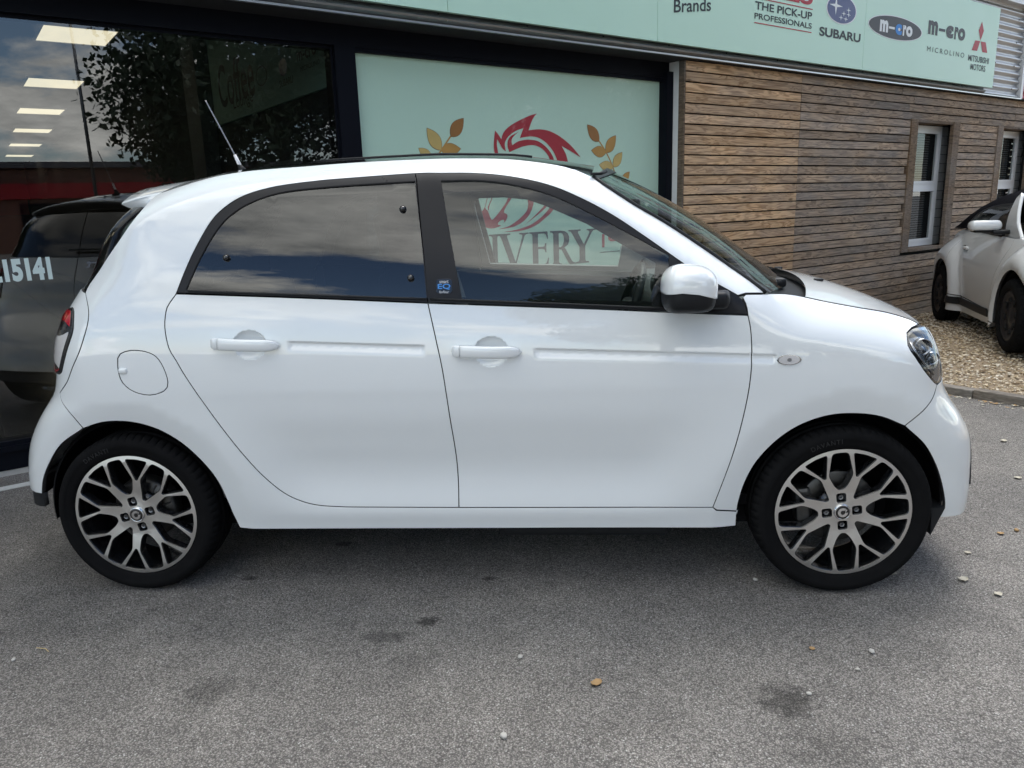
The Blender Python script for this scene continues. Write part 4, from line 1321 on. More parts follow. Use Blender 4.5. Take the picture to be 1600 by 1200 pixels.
    for k in range(4):
        a = lug0 + k * PI / 2
        c0 = np.array(pol(0.050, a)); e1 = np.array([math.cos(a), math.sin(a)]); e2 = np.array([-e1[1], e1[0]])
        P = [c0 + e1 * x * 0.0170 + e2 * y * 0.0165 for x, y in ((-1, -1), (1, -1), (1, 1), (-1, 1))]
        holes.append(rounded([tuple(p) for p in P], 0.009))
    loops = [outer] + holes
    V2, T2 = fill(loops, sample_inner([np.array(l) for l in loops], 0.014))

    def depth(r):
        return np.interp(r, [0, 0.03, 0.05, 0.075, 0.11, 0.16, 0.205, 0.2265], [0.010, 0.010, 0.012, 0.012, 0.007, 0.001, -0.001, 0.002])
    rr = np.hypot(V2[:, 0], V2[:, 1])
    P = np.stack([cx + V2[:, 0], cy + depth(rr), cz + V2[:, 1]], 1)
    FV = [tuple(p) for p in P]; FF = [tuple(t) for t in T2]; MI = [0] * len(FF)
    for L in loops:
        L = np.array(L)
        n0 = len(FV); k = len(L)
        ccw = area2(L) > 0
        d = depth(np.hypot(L[:, 0], L[:, 1]))
        grow = L if L is loops[0] else offset_loop(L, 0.0)
        inn = offset_loop(L, 0.0025 if ccw else -0.0025)
        FV += [(cx + x, cy + q, cz + y) for (x, y), q in zip(L, d)] + [(cx + x, cy + q + 0.003, cz + y) for (x, y), q in zip(inn, d)] + [(cx + x, cy + q + 0.035, cz + y) for (x, y), q in zip(inn, d)]
        for i in range(k):
            j = (i + 1) % k
            for r in (0, 1):
                FF.append((n0 + r * k + i, n0 + (r + 1) * k + i, n0 + (r + 1) * k + j, n0 + r * k + j)); MI.append(1)
    mk('rim', FV, FF, ['rim_silver', 'rim_black'], w, False, None, MI)
    # hub cap with its ring mark
    mk('hub_cap', *lathe_vf([(0.0, -0.001), (0.020, -0.001), (0.0245, 0.0005), (0.026, 0.004), (0.026, 0.02)], 40, (cx, cy + 0.004, cz)), 'black_gloss', w, True)
    mk('hub_ring', *lathe_vf([(0.0235, 0.000), (0.0262, -0.0012), (0.0285, 0.001), (0.0285, 0.012)], 40, (cx, cy + 0.004, cz)), 'chrome', w, True)
    a = np.linspace(math.radians(50), math.radians(360 - 5), 30)
    C1 = np.stack([0.0165 * np.cos(a), 0.0165 * np.sin(a)], 1); C2 = np.stack([0.0075 * np.cos(a[::-1]), 0.0075 * np.sin(a[::-1])], 1)
    V3, T3 = fill([np.vstack([C1, C2])])
    mk('hub_mark', np.stack([cx + V3[:, 0], np.full(len(V3), cy + 0.0022), cz + V3[:, 1]], 1), T3, 'chrome', w)
    V3, T3 = fill([np.array([(0.0085, 0.0), (0.0155, 0.0075), (0.0085, 0.0125)])])
    mk('hub_mark', np.stack([cx + V3[:, 0], np.full(len(V3), cy + 0.0022), cz + V3[:, 1]], 1), T3, 'chrome', w)
    for k in range(4):
        aa = lug0 + k * PI / 2
        b = (cx + 0.050 * math.cos(aa), cy + 0.022, cz + 0.050 * math.sin(aa))
        mk('wheel_bolt', *lathe_vf([(0.0, 0.004), (0.0045, 0.004), (0.0050, -0.004), (0.0085, -0.005), (0.0095, 0.0), (0.0095, 0.02)], 6, b), 'steel', w)
    mk('hub_plate', *lathe_vf([(0.0, 0.030), (0.075, 0.032), (0.080, 0.05)], 40, c), 'rim_black', w, True)
    # brake behind the spokes
    if not rear:
        mk('brake_disc', *lathe_vf([(0.055, 0.070), (0.06, 0.062), (0.125, 0.062), (0.129, 0.066), (0.129, 0.082)], 60, c), 'brake_iron', w, True)
        Vc, Fc = rbox((0.055, 0.06, 0.13), 0.014, 2)
        mk('brake_caliper', Vc + np.array([cx - 0.115, cy + 0.075, cz + 0.02]), Fc, 'brake_iron', w)
    else:
        mk('brake_drum', *lathe_vf([(0.04, 0.060), (0.085, 0.058), (0.108, 0.066), (0.118, 0.075), (0.120, 0.11)], 48, c), 'brake_iron', w, True)
        for k in range(16):
            aa = 2 * PI * k / 16
            Vc, Fc = rbox((0.045, 0.006, 0.006), 0.002, 1)
            ca, sa = math.cos(aa), math.sin(aa)
            Vc = np.array([(cx + (x + 0.09) * ca - z * sa, cy + 0.058 + y, cz + (x + 0.09) * sa + z * ca) for x, y, z in Vc])
            mk('drum_rib', Vc, Fc, 'steel', w)
    w.rotation_euler = (0, rot, 0)
    if label: w['label'] = label
    return w


mat('brake_iron', (0.10, 0.098, 0.095), 0.45, metal=0.9, var=0.4, vscale=30)
mat('rubber_light', (0.016, 0.016, 0.017), 0.6, spec=0.4)


def build_car():
    C = thing('small_hatchback', 'small white five-door hatchback with black window frames parked across the forecourt', 'car', (1.25, 0, 0))
    W_ = 'paint_white'
    near = []

    # ---- body side: rear quarter, roof rail and windscreen pillar in one sheet
    rail = [(x, float(ZR(x)) - 0.002) for x in np.linspace(0.135, 1.60, 50)]
    a_tail, a_front = arch_split(REAR_ARCH, (-0.115, 0.627))
    loop = chain(crv(TAIL_EDGE), rail, crv(PILLAR), lin([(2.218, 1.044), (2.150, 1.0475), (2.122, 1.043)]), crv(FRAME_OUT)[::-1][8:], crv(REAR_GAP), lin([(0.777, 0.326), (0.790, 0.3258), (1.182, 0.3228), (2.059, 0.3188), (2.073, 0.3055), (2.146, 0.294), (2.147, 0.236), (1.591, 0.239), (0.906, 0.238), (0.368, 0.236)]), crv(a_front)[::-1], crv(REAR_SEAM_LOW)[::-1], crv(REAR_SEAM)[::-1])
    fl = crv(FLAP + [FLAP[0]])[:-1]
    o = panel('body_side', [loop, fl], SD, W_, C, 0.03, fine=[(0.37, 0.238, 2.146, 0.32, 0.016)], flange=0.02); near.append(o)
    o = panel('fuel_flap', [fl], SD, W_, C, 0.02, inset=0.002); near.append(o)
    p = SD(np.array([0.053]), np.array([0.838]))[0]
    Vb, Fb = rbox((0.030, 0.014, 0.020), 0.0065, 3)
    near.append(mk('flap_grip', Vb + p + np.array([0.002, -0.001, 0]), Fb, W_, C, True))

    # ---- doors
    fine_r = [(0.43, 0.86, 0.58, 0.98, 0.005)]
    fine_f = [(1.25, 0.825, 1.39, 0.94, 0.005)]
    door_r = chain(crv(BELT_LOW[:3], 0.03), crv(B_GAP), lin([(1.182, 0.323), (0.777, 0.326)]), crv(REAR_GAP)[::-1])
    rd = panel('rear_door', [door_r], SD, W_, C, 0.03, fine=fine_r, flange=0.02, extra=groove_pts(0))
    door_f = chain(crv(BELT_LOW[2:], 0.03), crv(FRONT_GAP), lin([(2.059, 0.319), (1.182, 0.323)]), crv(B_GAP)[::-1])
    fd = panel('front_door', [door_f], SD, W_, C, 0.03, fine=fine_f, flange=0.02, extra=groove_pts(1))
    for d_, (ua, za, ub, zb_) in ((rd, (0.370, 0.928, 0.609, 0.917)), (fd, (1.188, 0.888, 1.421, 0.880))):
        for (t0, t1) in ((0.0, 0.125), (0.132, 1.0)):
            rings = []
            for t in np.linspace(t0, t1, 26 if t1 > 0.5 else 8):
                u = ua + (ub - ua) * t; z = za + (zb_ - za) * t
                q = S(np.array([u]), np.array([z]))[0]
                endl = min(1.0, t / 0.07); endr = min(1.0, (1 - t) / 0.22)
                e = math.sqrt(max(0.0, 1 - (1 - min(endl, endr)) ** 2))
                hh = 0.0205 * max(e, 0.02); th = 0.011 * max(e, 0.02)
                o_ = -0.008 - 0.019 * math.sin(PI * min(1, max(0, t))) ** 0.7 * (0.9 if t1 < 0.5 else 1)
                rings.append([(u, q[1] + o_ + th * math.sin(w) * abs(math.sin(w)) ** -0.25 if abs(math.sin(w)) > 1e-3 else q[1] + o_, z + hh * (abs(math.cos(w)) ** 0.75) * (1 if math.cos(w) > 0 else -1)) for w in np.linspace(0, 2 * PI, 21)[:-1]])
            R_ = np.array(rings); n, m, _ = R_.shape
            F = [(i * m + j, i * m + (j + 1) % m, (i + 1) * m + (j + 1) % m, (i + 1) * m + j) for i in range(n - 1) for j in range(m)] + [tuple(range(m))[::-1], tuple((n - 1) * m + j for j in range(m))]
            mk('door_handle', R_.reshape(-1, 3), [f[::-1] for f in F], W_, d_, True)
    near += [rd, fd]

    # ---- front wing, bumpers, sill
    fa_low, fa_bump = arch_split(FRONT_ARCH, (2.661, 0.601))
    hl = crv(HEADLIGHT + [HEADLIGHT[0]])[:-1]
    i0 = min(range(len(hl)), key=lambda k: math.hypot(hl[k][0] - 2.684, hl[k][1] - 0.912)); i1 = min(range(len(hl)), key=lambda k: math.hypot(hl[k][0] - 2.740, hl[k][1] - 0.735))
    hl_in = [hl[k % len(hl)] for k in range(i0, i1 - len(hl) - 1, -1)]
    wing = chain(lin([(2.152, 0.980), (2.150, 1.0), (2.146, 1.018), (2.138, 1.036), (2.150, 1.0445)]), lin([(2.150, 1.0445), (2.218, 1.041)]), crv(HOOD_SEAM)[1:], lin([(2.720, 0.916), (2.684, 0.9125)]), hl_in, crv(BUMPER_SEAM), crv(fa_low)[::-1][:-3], lin([(2.1465, 0.296), (2.073, 0.308), (2.059, 0.319)]), crv(FRONT_GAP)[::-1])
    fw = panel('front_wing', [wing], SD, W_, C, 0.03, flange=0.02, extra=groove_pts(1)); near.append(fw)
    t = np.linspace(0, 2 * PI, 28)[:-1]
    for sc, mtl, lf in ((1.0, 'chrome', 0.0035), (0.86, 'lamp_white', 0.0055), (0.22, 'steel', 0.0065)):
        near_l = panel('indicator_lamp', [np.stack([2.282 + 0.038 * sc * np.cos(t) * (1 if sc > .5 else .8), 0.836 + 0.0165 * sc * np.sin(t) * (1 if sc > .5 else 1.6)], 1)], S, mtl, fw, 0.008, 0, 0.006, lift=lf)

    fbe = [(uend(z), z) for z in np.linspace(0.745, 0.26, 30)]
    bump = chain(crv(BUMPER_SEAM)[::-1], lin([(2.741, 0.731), (2.770, 0.736), (2.85, 0.742), (uend(0.745), 0.745)]), fbe, lin([(uend(0.26), 0.26), (3.0, 0.252), (2.90, 0.247), (2.804, 0.252)]), crv(fa_bump)[::-1])
    near.append(panel('front_bumper', [bump], S, W_, C, 0.03, flange=0.02))
    nose = chain(lin([hl[(i0 + 8) % len(hl)]] + [(2.800, 0.885), (uend(0.87), 0.862)]), [(uend(z), z) for z in np.linspace(0.86, 0.748, 8)], lin([(uend(0.748), 0.748), (2.85, 0.745), (2.778, 0.744)]), [(2.798, 0.770), (2.809, 0.810), (2.815, 0.850), (2.803, 0.884)])
    near.append(panel('nose_panel', [[(2.806, 0.884), (2.90, 0.878), (uend(0.872), 0.872), (uend(0.81), 0.81), (uend(0.748), 0.748), (2.90, 0.745), (2.782, 0.745), (2.800, 0.770), (2.811, 0.810), (2.817, 0.850)]], S, W_, C, 0.03))
    gr = [(2.95, 0.60), (uend(0.60), 0.60), (uend(0.34), 0.34), (2.93, 0.34)]
    near.append(panel('lower_grille', [lin(gr + [gr[0]])[:-1]], S, 'black_plastic', C, 0.03, lift=0.004))
    # headlamp: dark bowl, reflectors, clear lens
    near.append(panel('headlamp_bowl', [hl], S, 'lamp_dark', C, 0.02, inset=0.003, flange=0.0, lift=-0.028))
    hlp = panel('headlamp', [hl], S, 'glass_lamp', C, 0.02, inset=0.0025, flange=0.0, lift=-0.001)
    mk_rim = panel('headlamp_rim', [hl, [tuple(p) for p in offset_loop(np.array(hl if area2(hl) > 0 else hl[::-1]), 0.010)]], S, 'black_gloss', hlp, 0.02, inset=0.002, flange=0.02, lift=-0.006)
    for (u, z, r, dep) in ((2.712, 0.852, 0.026, 0.020), (2.742, 0.812, 0.020, 0.020)):
        q = S(np.array([u]), np.array([z]))[0]
        V, F = lathe_vf([(0.0, 0.030), (r * 0.5, 0.026), (r * 0.85, 0.012), (r, 0.0), (r * 1.1, 0.002), (r * 1.1, 0.02)], 28, q + np.array([-0.004, dep, 0]))
        mk('reflector', V, F, 'lamp_chrome', hlp, True)
    bar = [S(np.array([u]), np.array([z]))[0] + np.array([-0.004, 0.016, 0]) for u, z in ((2.668, 0.872), (2.680, 0.842), (2.705, 0.802), (2.738, 0.765))]
    mk('light_strip', *tube_vf(bar, 0.005, 8), 'lamp_chrome', hlp, True)
    near.append(hlp)

    # ---- tail: bumper, corner, lamps
    rbe = [(uend(z, False), z) for z in np.linspace(0.30, 1.098, 40)]
    tl = crv(TAIL + [TAIL[0]])[:-1]
    rb = chain(crv(REAR_SEAM)[::-1], lin([(-0.076, 1.100), (-0.14, 1.108), (uend(1.098, False), 1.098)]), rbe[::-1], lin([(uend(0.36, False), 0.36), (-0.5, 0.362), (-0.318, 0.359)]) if False else lin([(uend(0.30, False), 0.30), (uend(0.36, False) + 0.05, 0.36), (-0.318, 0.359)]), crv(a_tail), crv(REAR_SEAM_LOW)[::-1])
    near.append(panel('tail_panel', [rb, tl], S, W_, C, 0.03, flange=0.02))
    val = chain(lin([(-0.318, 0.357), (uend(0.36, False) + 0.05, 0.358), (uend(0.30, False), 0.298), (uend(0.285, False), 0.285), (-0.5, 0.285), (-0.325, 0.30), (-0.318, 0.357)]))
    near.append(panel('rear_valance', [val], S, 'black_plastic', C, 0.03, flange=0.02, lift=-0.006))

    def cut(L, z0, z1):
        L = np.array(L); out = []
        for a, b in zip(L, np.roll(L, -1, 0)):
            for zc in (z0, z1):
                pass
            if z0 <= a[1] <= z1: out.append(tuple(a))
            ts = sorted([(zc - a[1]) / (b[1] - a[1]) for zc in (z0, z1) if (a[1] - zc) * (b[1] - zc) < 0])
            out += [tuple(a + (b - a) * q) for q in ts]
        return out
    lamp = panel('tail_lamp', [tl], S, 'lamp_dark', C, 0.02, inset=0.002, flange=0.02, lift=0.004)
    tin = [tuple(p) for p in offset_loop(np.array(tl if area2(tl) > 0 else tl[::-1]), 0.009)]
    for z0, z1, mtl in ((0.988, 1.1, 'lamp_red'), (0.842, 0.968, 'lamp_white'), (0.80, 0.838, 'lamp_red')):
        panel('lens', [cut(tin, z0, z1)], S, mtl, lamp, 0.02, inset=0, flange=0.006, lift=0.007)
    near.append(lamp)

    # ---- black window surrounds and side glass
    bz = lambda u: float(np.interp(u, [p[0] for p in BELT_LOW], [p[1] for p in BELT_LOW]))
    fo = crv(FRAME_OUT); i_b = min(range(len(fo)), key=lambda k: abs(fo[k][0] - 1.064))
    g_r = chain(crv(REAR_GLASS), lin([(1.066, 1.437), (1.099, 1.199), (1.112, 1.0625)]), lin([(1.112, 1.0625), (0.708, 1.085), (0.293, 1.108)]))
    g_f = chain(crv(FRONT_GLASS_TOP), lin([(1.903, 1.175), (1.897, 1.092), (1.884, 1.011)]), lin([(1.884, 1.011), (1.559, 1.034), (1.228, 1.055)]), lin([(1.228, 1.055), (1.197, 1.223), (1.158, 1.435)]))
    sur_r = chain(fo[:i_b + 1], lin([(1.064, 1.465), (1.0735, 1.437), (1.101, 1.199), (1.1135, 1.0455)]), lin([(1.1135, 1.0455), (0.690, 1.072), (0.258, 1.0965)]))
    sur_f = chain(fo[i_b:], lin([(2.150, 0.982), (1.884, 0.999), (1.605, 1.017), (1.1135, 1.0455)]), lin([(1.1135, 1.0455), (1.101, 1.199), (1.0735, 1.437), (1.064, 1.465)]))
    near.append(panel('rear_window_surround', [sur_r, g_r], S, 'black_satin', C, 0.03, lift=0.0015, flange=0.016))
    fs = panel('front_window_surround', [sur_f, g_f], S, 'black_satin', C, 0.03, lift=0.0015, flange=0.016); near.append(fs)
    rg = panel('rear_side_window', [g_r], S, 'glass_privacy', C, 0.03, inset=-0.003, flange=0, lift=-0.004)
    for (u, z) in ((1.029, 1.348), (0.430, 1.207), (1.057, 1.125)):
        q = S(np.array([u]), np.array([z]))[0]
        mk('window_stud', *lathe_vf([(0.0, -0.012), (0.006, -0.011), (0.010, -0.006), (0.0115, 0.0), (0.0115, 0.008)], 20, q), 'black_gloss', rg, True)
    near.append(rg)
    near.append(panel('front_side_window', [g_f], S, 'glass_clear', C, 0.03, inset=-0.003, flange=0, lift=-0.004))
    # belt mouldings under the glass and seam lines of the door frames
    for L in ([(0.30, 1.1055), (0.70, 1.0835), (1.108, 1.0605)], [(1.122, 1.0605), (1.559, 1.0335), (1.90, 1.0105)]):
        P = [S(np.array([u]), np.array([z - 0.003]))[0] + np.array([0, -0.004, 0]) for u, z in lin(L, 0.08)]
        near.append(mk('belt_moulding', *tube_vf(P, 0.0042, 6), 'black_plastic', C, True))
    # badge on the door pillar
    bd = panel('badge', [[(1.169 + 0.026 * x, 1.096 + 0.023 * y) for x, y in ((-.6, -1), (.6, -1), (.85, -.9), (1, -.65), (1, .65), (.85, .9), (.6, 1), (-.6, 1), (-.85, .9), (-1, .65), (-1, -.65), (-.85, -.9))]], S, 'black_gloss', C, 0.02, 0, 0.003, lift=0.004)
    for s_, quad, mtl, off in (('smart', (-0.015, 0.011, 0.015, 0.020), 'badge_white', 0.0), ('EQ', (-0.021, -0.010, 0.021, 0.009), 'badge_blue', 0.02), ('forfour', (-0.016, -0.021, 0.016, -0.0125), 'badge_white', 0.0)):
        V, F, _ = text2d(s_, off)
        u = 1.169 + quad[0] + (quad[2] - quad[0]) * V[:, 0]; z = 1.096 + quad[1] + (quad[3] - quad[1]) * V[:, 1]
        P = S(u, z); P[:, 1] -= 0.0052
        mk('badge_lettering', P, F, mtl, bd)

    # ---- wheel housings
    for hx in (0.0, 2.494):
        P = []
        for a in np.linspace(-0.12, PI + 0.12, 40):
            P.append([(hx + r * math.cos(a), y, 0.298 + r * math.sin(a)) for r, y in ((0.341, -0.745), (0.356, -0.73), (0.375, -0.62), (0.37, -0.50), (0.30, -0.47), (0.0, -0.46))])
        near.append(mk('wheel_housing', *grid_vf(P), 'liner', C, True))
    # flap behind the front wheel housing
    near.append(mk('mud_flap', *join_vf([([(2.80, -0.765, 0.30), (2.845, -0.765, 0.30), (2.805, -0.765, 0.20), (2.80, -0.60, 0.30), (2.845, -0.60, 0.30), (2.805, -0.60, 0.20)], [(0, 2, 1), (3, 4, 5), (0, 1, 4, 3), (1, 2, 5, 4), (2, 0, 3, 5)])]), 'black_plastic', C))
    # door mirror
    build_mirror(C, near, fs)
    far_skip = []
    g_f2 = [(u - 0.03 * (1 - sm(1.19, 1.30, np.array(u))), z) for u, z in g_f]
    far_skip = [o for o in near if o.name.split('.')[0] in ('front_window_surround', 'front_side_window')]
    for o in near:
        if o in far_skip:
            continue
        m2 = mirror(o, C)
        for ch in o.children:
            c2 = mirror(ch, m2)
    for o in (panel('front_window_surround', [sur_f, g_f2], S, 'black_satin', C, 0.03, lift=0.0015, flange=0.016), panel('front_side_window', [g_f2], S, 'glass_clear', C, 0.03, inset=-0.003, flange=0, lift=-0.004)):
        mirror(o, C)
        bpy.data.objects.remove(o)

    # ---- top surfaces
    def rows(side, cen, pw=2.0, m=25, wob=None):
        P = []
        for (e, c_) in zip(side, cen):
            row = []
            for v in np.linspace(-1, 1, m):
                k = 1 - abs(v) ** pw
                row.append((e[0] + (c_[0] - e[0]) * k, e[1] * -v * -1 if False else -abs(e[1]) * -v if False else e[1] * (-v) * -1 * -1, e[2] + (c_[2] - e[2]) * k))
            P.append(row)
        return P

    def patch(name, side, cen, m, pw=2.0, mm=25, parent=C):
        P = []
        for (e, c_) in zip(side, cen):
            P.append([(e[0] + (c_[0] - e[0]) * (1 - abs(v) ** pw), abs(e[1]) * v, e[2] + (c_[2] - e[2]) * (1 - abs(v) ** pw)) for v in np.linspace(-1, 1, mm)])
        return mk(name, *grid_vf(P), m, parent, True)
    xs = np.linspace(0.13, 1.66, 34)
    edge = [S(np.array([x]), np.array([float(ZR(x)) - 0.003]))[0] for x in xs]
    zc = np.interp(xs, [0.1, 0.3, 0.7, 1.1, 1.4, 1.7], [1.500, 1.527, 1.548, 1.554, 1.540, 1.482])
    i3 = 5
    patch('roof', edge[:i3 + 1], [(x, 0, z) for x, z in zip(xs[:i3 + 1], zc)], W_)
    rp = patch('roof_panel', edge[i3:], [(x + (0.03 if x > 1.4 else 0) * (x - 1.4) / 0.26, 0, z + 0.004) for x, z in zip(xs[i3:], zc[i3:])], 'black_gloss')
    for L in ([(0.62, 0.30), (1.1, 0.30), (1.45, 0.30)], [(0.62, -0.30), (1.1, -0.30), (1.45, -0.30)]):
        pts = []
        for x, y in catmull(L, 0.08):
            e = S(np.array([x]), np.array([float(ZR(x))]))[0]
            zc_ = float(np.interp(x, xs, zc)); v = y / abs(e[1])
            pts.append((x, y, e[2] + (zc_ - e[2]) * (1 - v * v) + 0.003))
        mk('roof_seal', *tube_vf(pts, 0.006, 6), 'black_plastic', rp, True)
    # windscreen with header seal
    pl = [p for p in crv(PILLAR, 0.04) if p[0] > 1.655]
    es = [S(np.array([u]), np.array([z - 0.002]))[0] for u, z in pl]
    k = np.linspace(0, 1, len(es))
    cen = [(1.745 + (2.43 - 1.745) * q + 0.02 * math.sin(PI * q), 0, 1.480 + (1.035 - 1.480) * q + 0.020 * math.sin(PI * q)) for q in k]
    ws = patch('windscreen', es, cen, 'glass_screen', 2.2)
    bandp = patch('windscreen_seal', [e + np.array([0, 0, 0.003]) for e in es[:2]], [np.array(c_) + np.array([0, 0, 0.003]) for c_ in cen[:2]], 'black_satin', 2.2, parent=ws)
    for sgn in (-1, 1):
        P = [(e[0] + 0.002, sgn * (abs(e[1]) - 0.002), e[2] + 0.002) for e in es]
        mk('windscreen_seal', *tube_vf(P, 0.007, 6), 'black_plastic', ws, True)
    mk('windscreen_seal', *tube_vf([(es[0][0] - 0.004 + 0.0, -0.575, es[0][2] + 0.010), (es[0][0] + 0.03, -0.55, es[0][2] + 0.012), (es[0][0] + 0.05, -0.52, es[0][2] + 0.02)], 0.006, 6), 'black_plastic', ws, True)
    # scuttle, wipers
    sc_e = [(2.215, -0.70, 1.026), (2.30, -0.685, 1.015), (2.37, -0.66, 1.000)]
    patch('scuttle', sc_e, [(2.40, 0, 1.025), (2.45, 0, 1.020), (2.50, 0, 1.015)], 'black_plastic', 2.2)
    for y0, y1 in ((-0.50, 0.10), (0.12, 0.58)):
        P = [(2.41 - 0.16 * (y / 0.70) ** 2 * 1.0, y, 1.052 + 0.012 * math.sin(6 * y)) for y in np.linspace(y0, y1, 9)]
        wp = mk('wiper', *tube_vf(P, [0.009] * 8 + [0.004], 6), 'black_plastic', C, True)
        mk('wiper_blade', *tube_vf([(x - 0.03, y, z + 0.012) for x, y, z in P], 0.006, 6), 'rubber', wp, True)
    Vb, Fb = rbox((0.06, 0.10, 0.035), 0.012, 2)
    mk('wiper_pivot', Vb + np.array([2.335, -0.42, 1.045]), Fb, 'black_plastic', C)
    # bonnet
    hs = [p for p in crv(HOOD_SEAM, 0.03) if p[0] > 2.36]
    he = [S(np.array([u]), np.array([z]))[0] for u, z in hs]
    q = np.linspace(0, 1, len(he))
    cl = np.array(catmull([(2.47, 1.052), (2.60, 1.022), (2.74, 0.972), (2.86, 0.915), (2.905, 0.875)], 0.01)); ci = np.linspace(0, len(cl) - 1, len(he)); cl = np.stack([np.interp(ci, np.arange(len(cl)), cl[:, q_]) for q_ in (0, 1)], 1)
    bo = patch('bonnet', [e + np.array([0, 0.003, 0.001]) for e in he], [(q_[0], 0, q_[1]) for q_ in cl], W_, 2.3, 41)
    for sgn in (-1, 1):
        P = [(e[0], sgn * (abs(e[1]) - 0.0005), e[2] - 0.0025) for e in he]
        mk('bonnet_seam', *tube_vf(P, 0.0028, 5), 'paint_gap', bo, True)
        Vb, Fb = rbox((0.035, 0.022, 0.012), 0.005, 2)
        mk('washer_jet', Vb + np.array([2.535, sgn * 0.28, 1.034]), Fb, 'black_plastic', bo)
    # spoiler, tailgate glass
    pr = [(0.132, 1.4315, 0.001), (0.09, 1.424, 0.0), (0.03, 1.414, 0.0), (-0.028, 1.402, 0), (-0.030, 1.396, 0), (0.0, 1.384, 0), (0.07, 1.366, 0.0), (0.11, 1.360, 0)]
    wy = [0.545, 0.552, 0.556, 0.550, 0.548, 0.556, 0.566, 0.566]
    crown = [0.070, 0.070, 0.072, 0.072, 0.070, 0.066, 0.060, 0.055]
    back = [0.0, -0.01, -0.03, -0.06, -0.06, -0.05, -0.03, 0.0]
    P = []
    for (x, z, _), w_, cr, bk in zip(pr, wy, crown, back):
        P.append([(x + bk * (1 - v * v), w_ * v, z + cr * (1 - abs(v) ** 2.4)) for v in np.linspace(-1, 1, 31)])
    V, F = grid_vf(P); m_ = 31
    F += [tuple(i * m_ for i in range(len(pr)))[::-1], tuple(i * m_ + m_ - 1 for i in range(len(pr)))]
    mk('roof_spoiler', V, F, W_, C, True)
    te = [p for p in crv(TAIL_EDGE, 0.02) if p[1] < 1.400]
    tgl = chain(te, lin([te[-1], (uend(1.40, False), 1.40)]), [(uend(z, False), z) for z in np.linspace(1.40, 1.10, 16)], lin([(uend(1.10, False), 1.10), (-0.14, 1.110), (-0.076, 1.102)]))
    tg = panel('tailgate_window', [tgl], S, 'black_gloss', C, 0.03, inset=0.002, lift=-0.006, flange=0.02)
    mirror(tg, C)
    P = [(-0.262, y, 1.15) for y in np.linspace(-0.05, 0.35, 6)]
    mk('rear_wiper', *tube_vf(P, 0.007, 6), 'black_plastic', C, True)
    Vt, Ft, _ = text2d('smart', 0.01)
    zt = 1.03 + 0.045 * Vt[:, 1]; yt = 0.16 - 0.32 * Vt[:, 0] + 0.25
    mk('tailgate_lettering', np.stack([-0.292 - (1.05 - zt) * 0.42, yt, zt], 1), [f[::-1] for f in Ft], 'chrome', C)
    # aerial
    mk('aerial', *tube_vf([(0.190, 0, 1.505), (0.207, 0, 1.535), (0.19, 0, 1.555)], [0.03, 0.016, 0.008], 10), 'black_plastic', C, True)
    ae = mk('aerial_rod', *tube_vf([(0.196, 0, 1.548), (0.178, 0, 1.595)], [0.0085, 0.0065], 8), 'badge_white', C, True)
    pts = [(0.178 + (0.078 - 0.178) * t, 0, 1.595 + (1.817 - 1.595) * t) for t in np.linspace(0, 1, 30)]
    mk('aerial_rod', *tube_vf(pts, [0.0028 + 0.0007 * (i % 2) for i in range(30)], 6), 'steel', C, True)

    # ---- underside and cabin
    Vb, Fb = rbox((3.1, 1.30, 0.10), 0.03, 2)
    mk('underbody', Vb + np.array([1.22, 0, 0.24]), Fb, 'liner', C)
    Vb, Fb = rbox((0.62, 1.40, 0.06), 0.02, 2)
    mk('battery_tray', Vb + np.array([1.62, 0, 0.195]), Fb, 'black_plastic', C)
    Vb, Fb = rbox((0.10, 0.9, 0.25), 0.02, 2)
    build_cabin(C)

    # ---- wheels
    fwl = build_wheel(C, (2.494, -0.802, 0.298), -1, False, None, rot=math.radians(-6))
    rwl = build_wheel(C, (0.0, -0.800, 0.298), -1, True, None, rot=math.radians(-14))
    build_wheel(C, (2.494, 0.802, 0.298), 1, rot=0.3, first=fwl)
    build_wheel(C, (0.0, 0.800, 0.298), 1, rot=0.9, first=rwl)
    return C


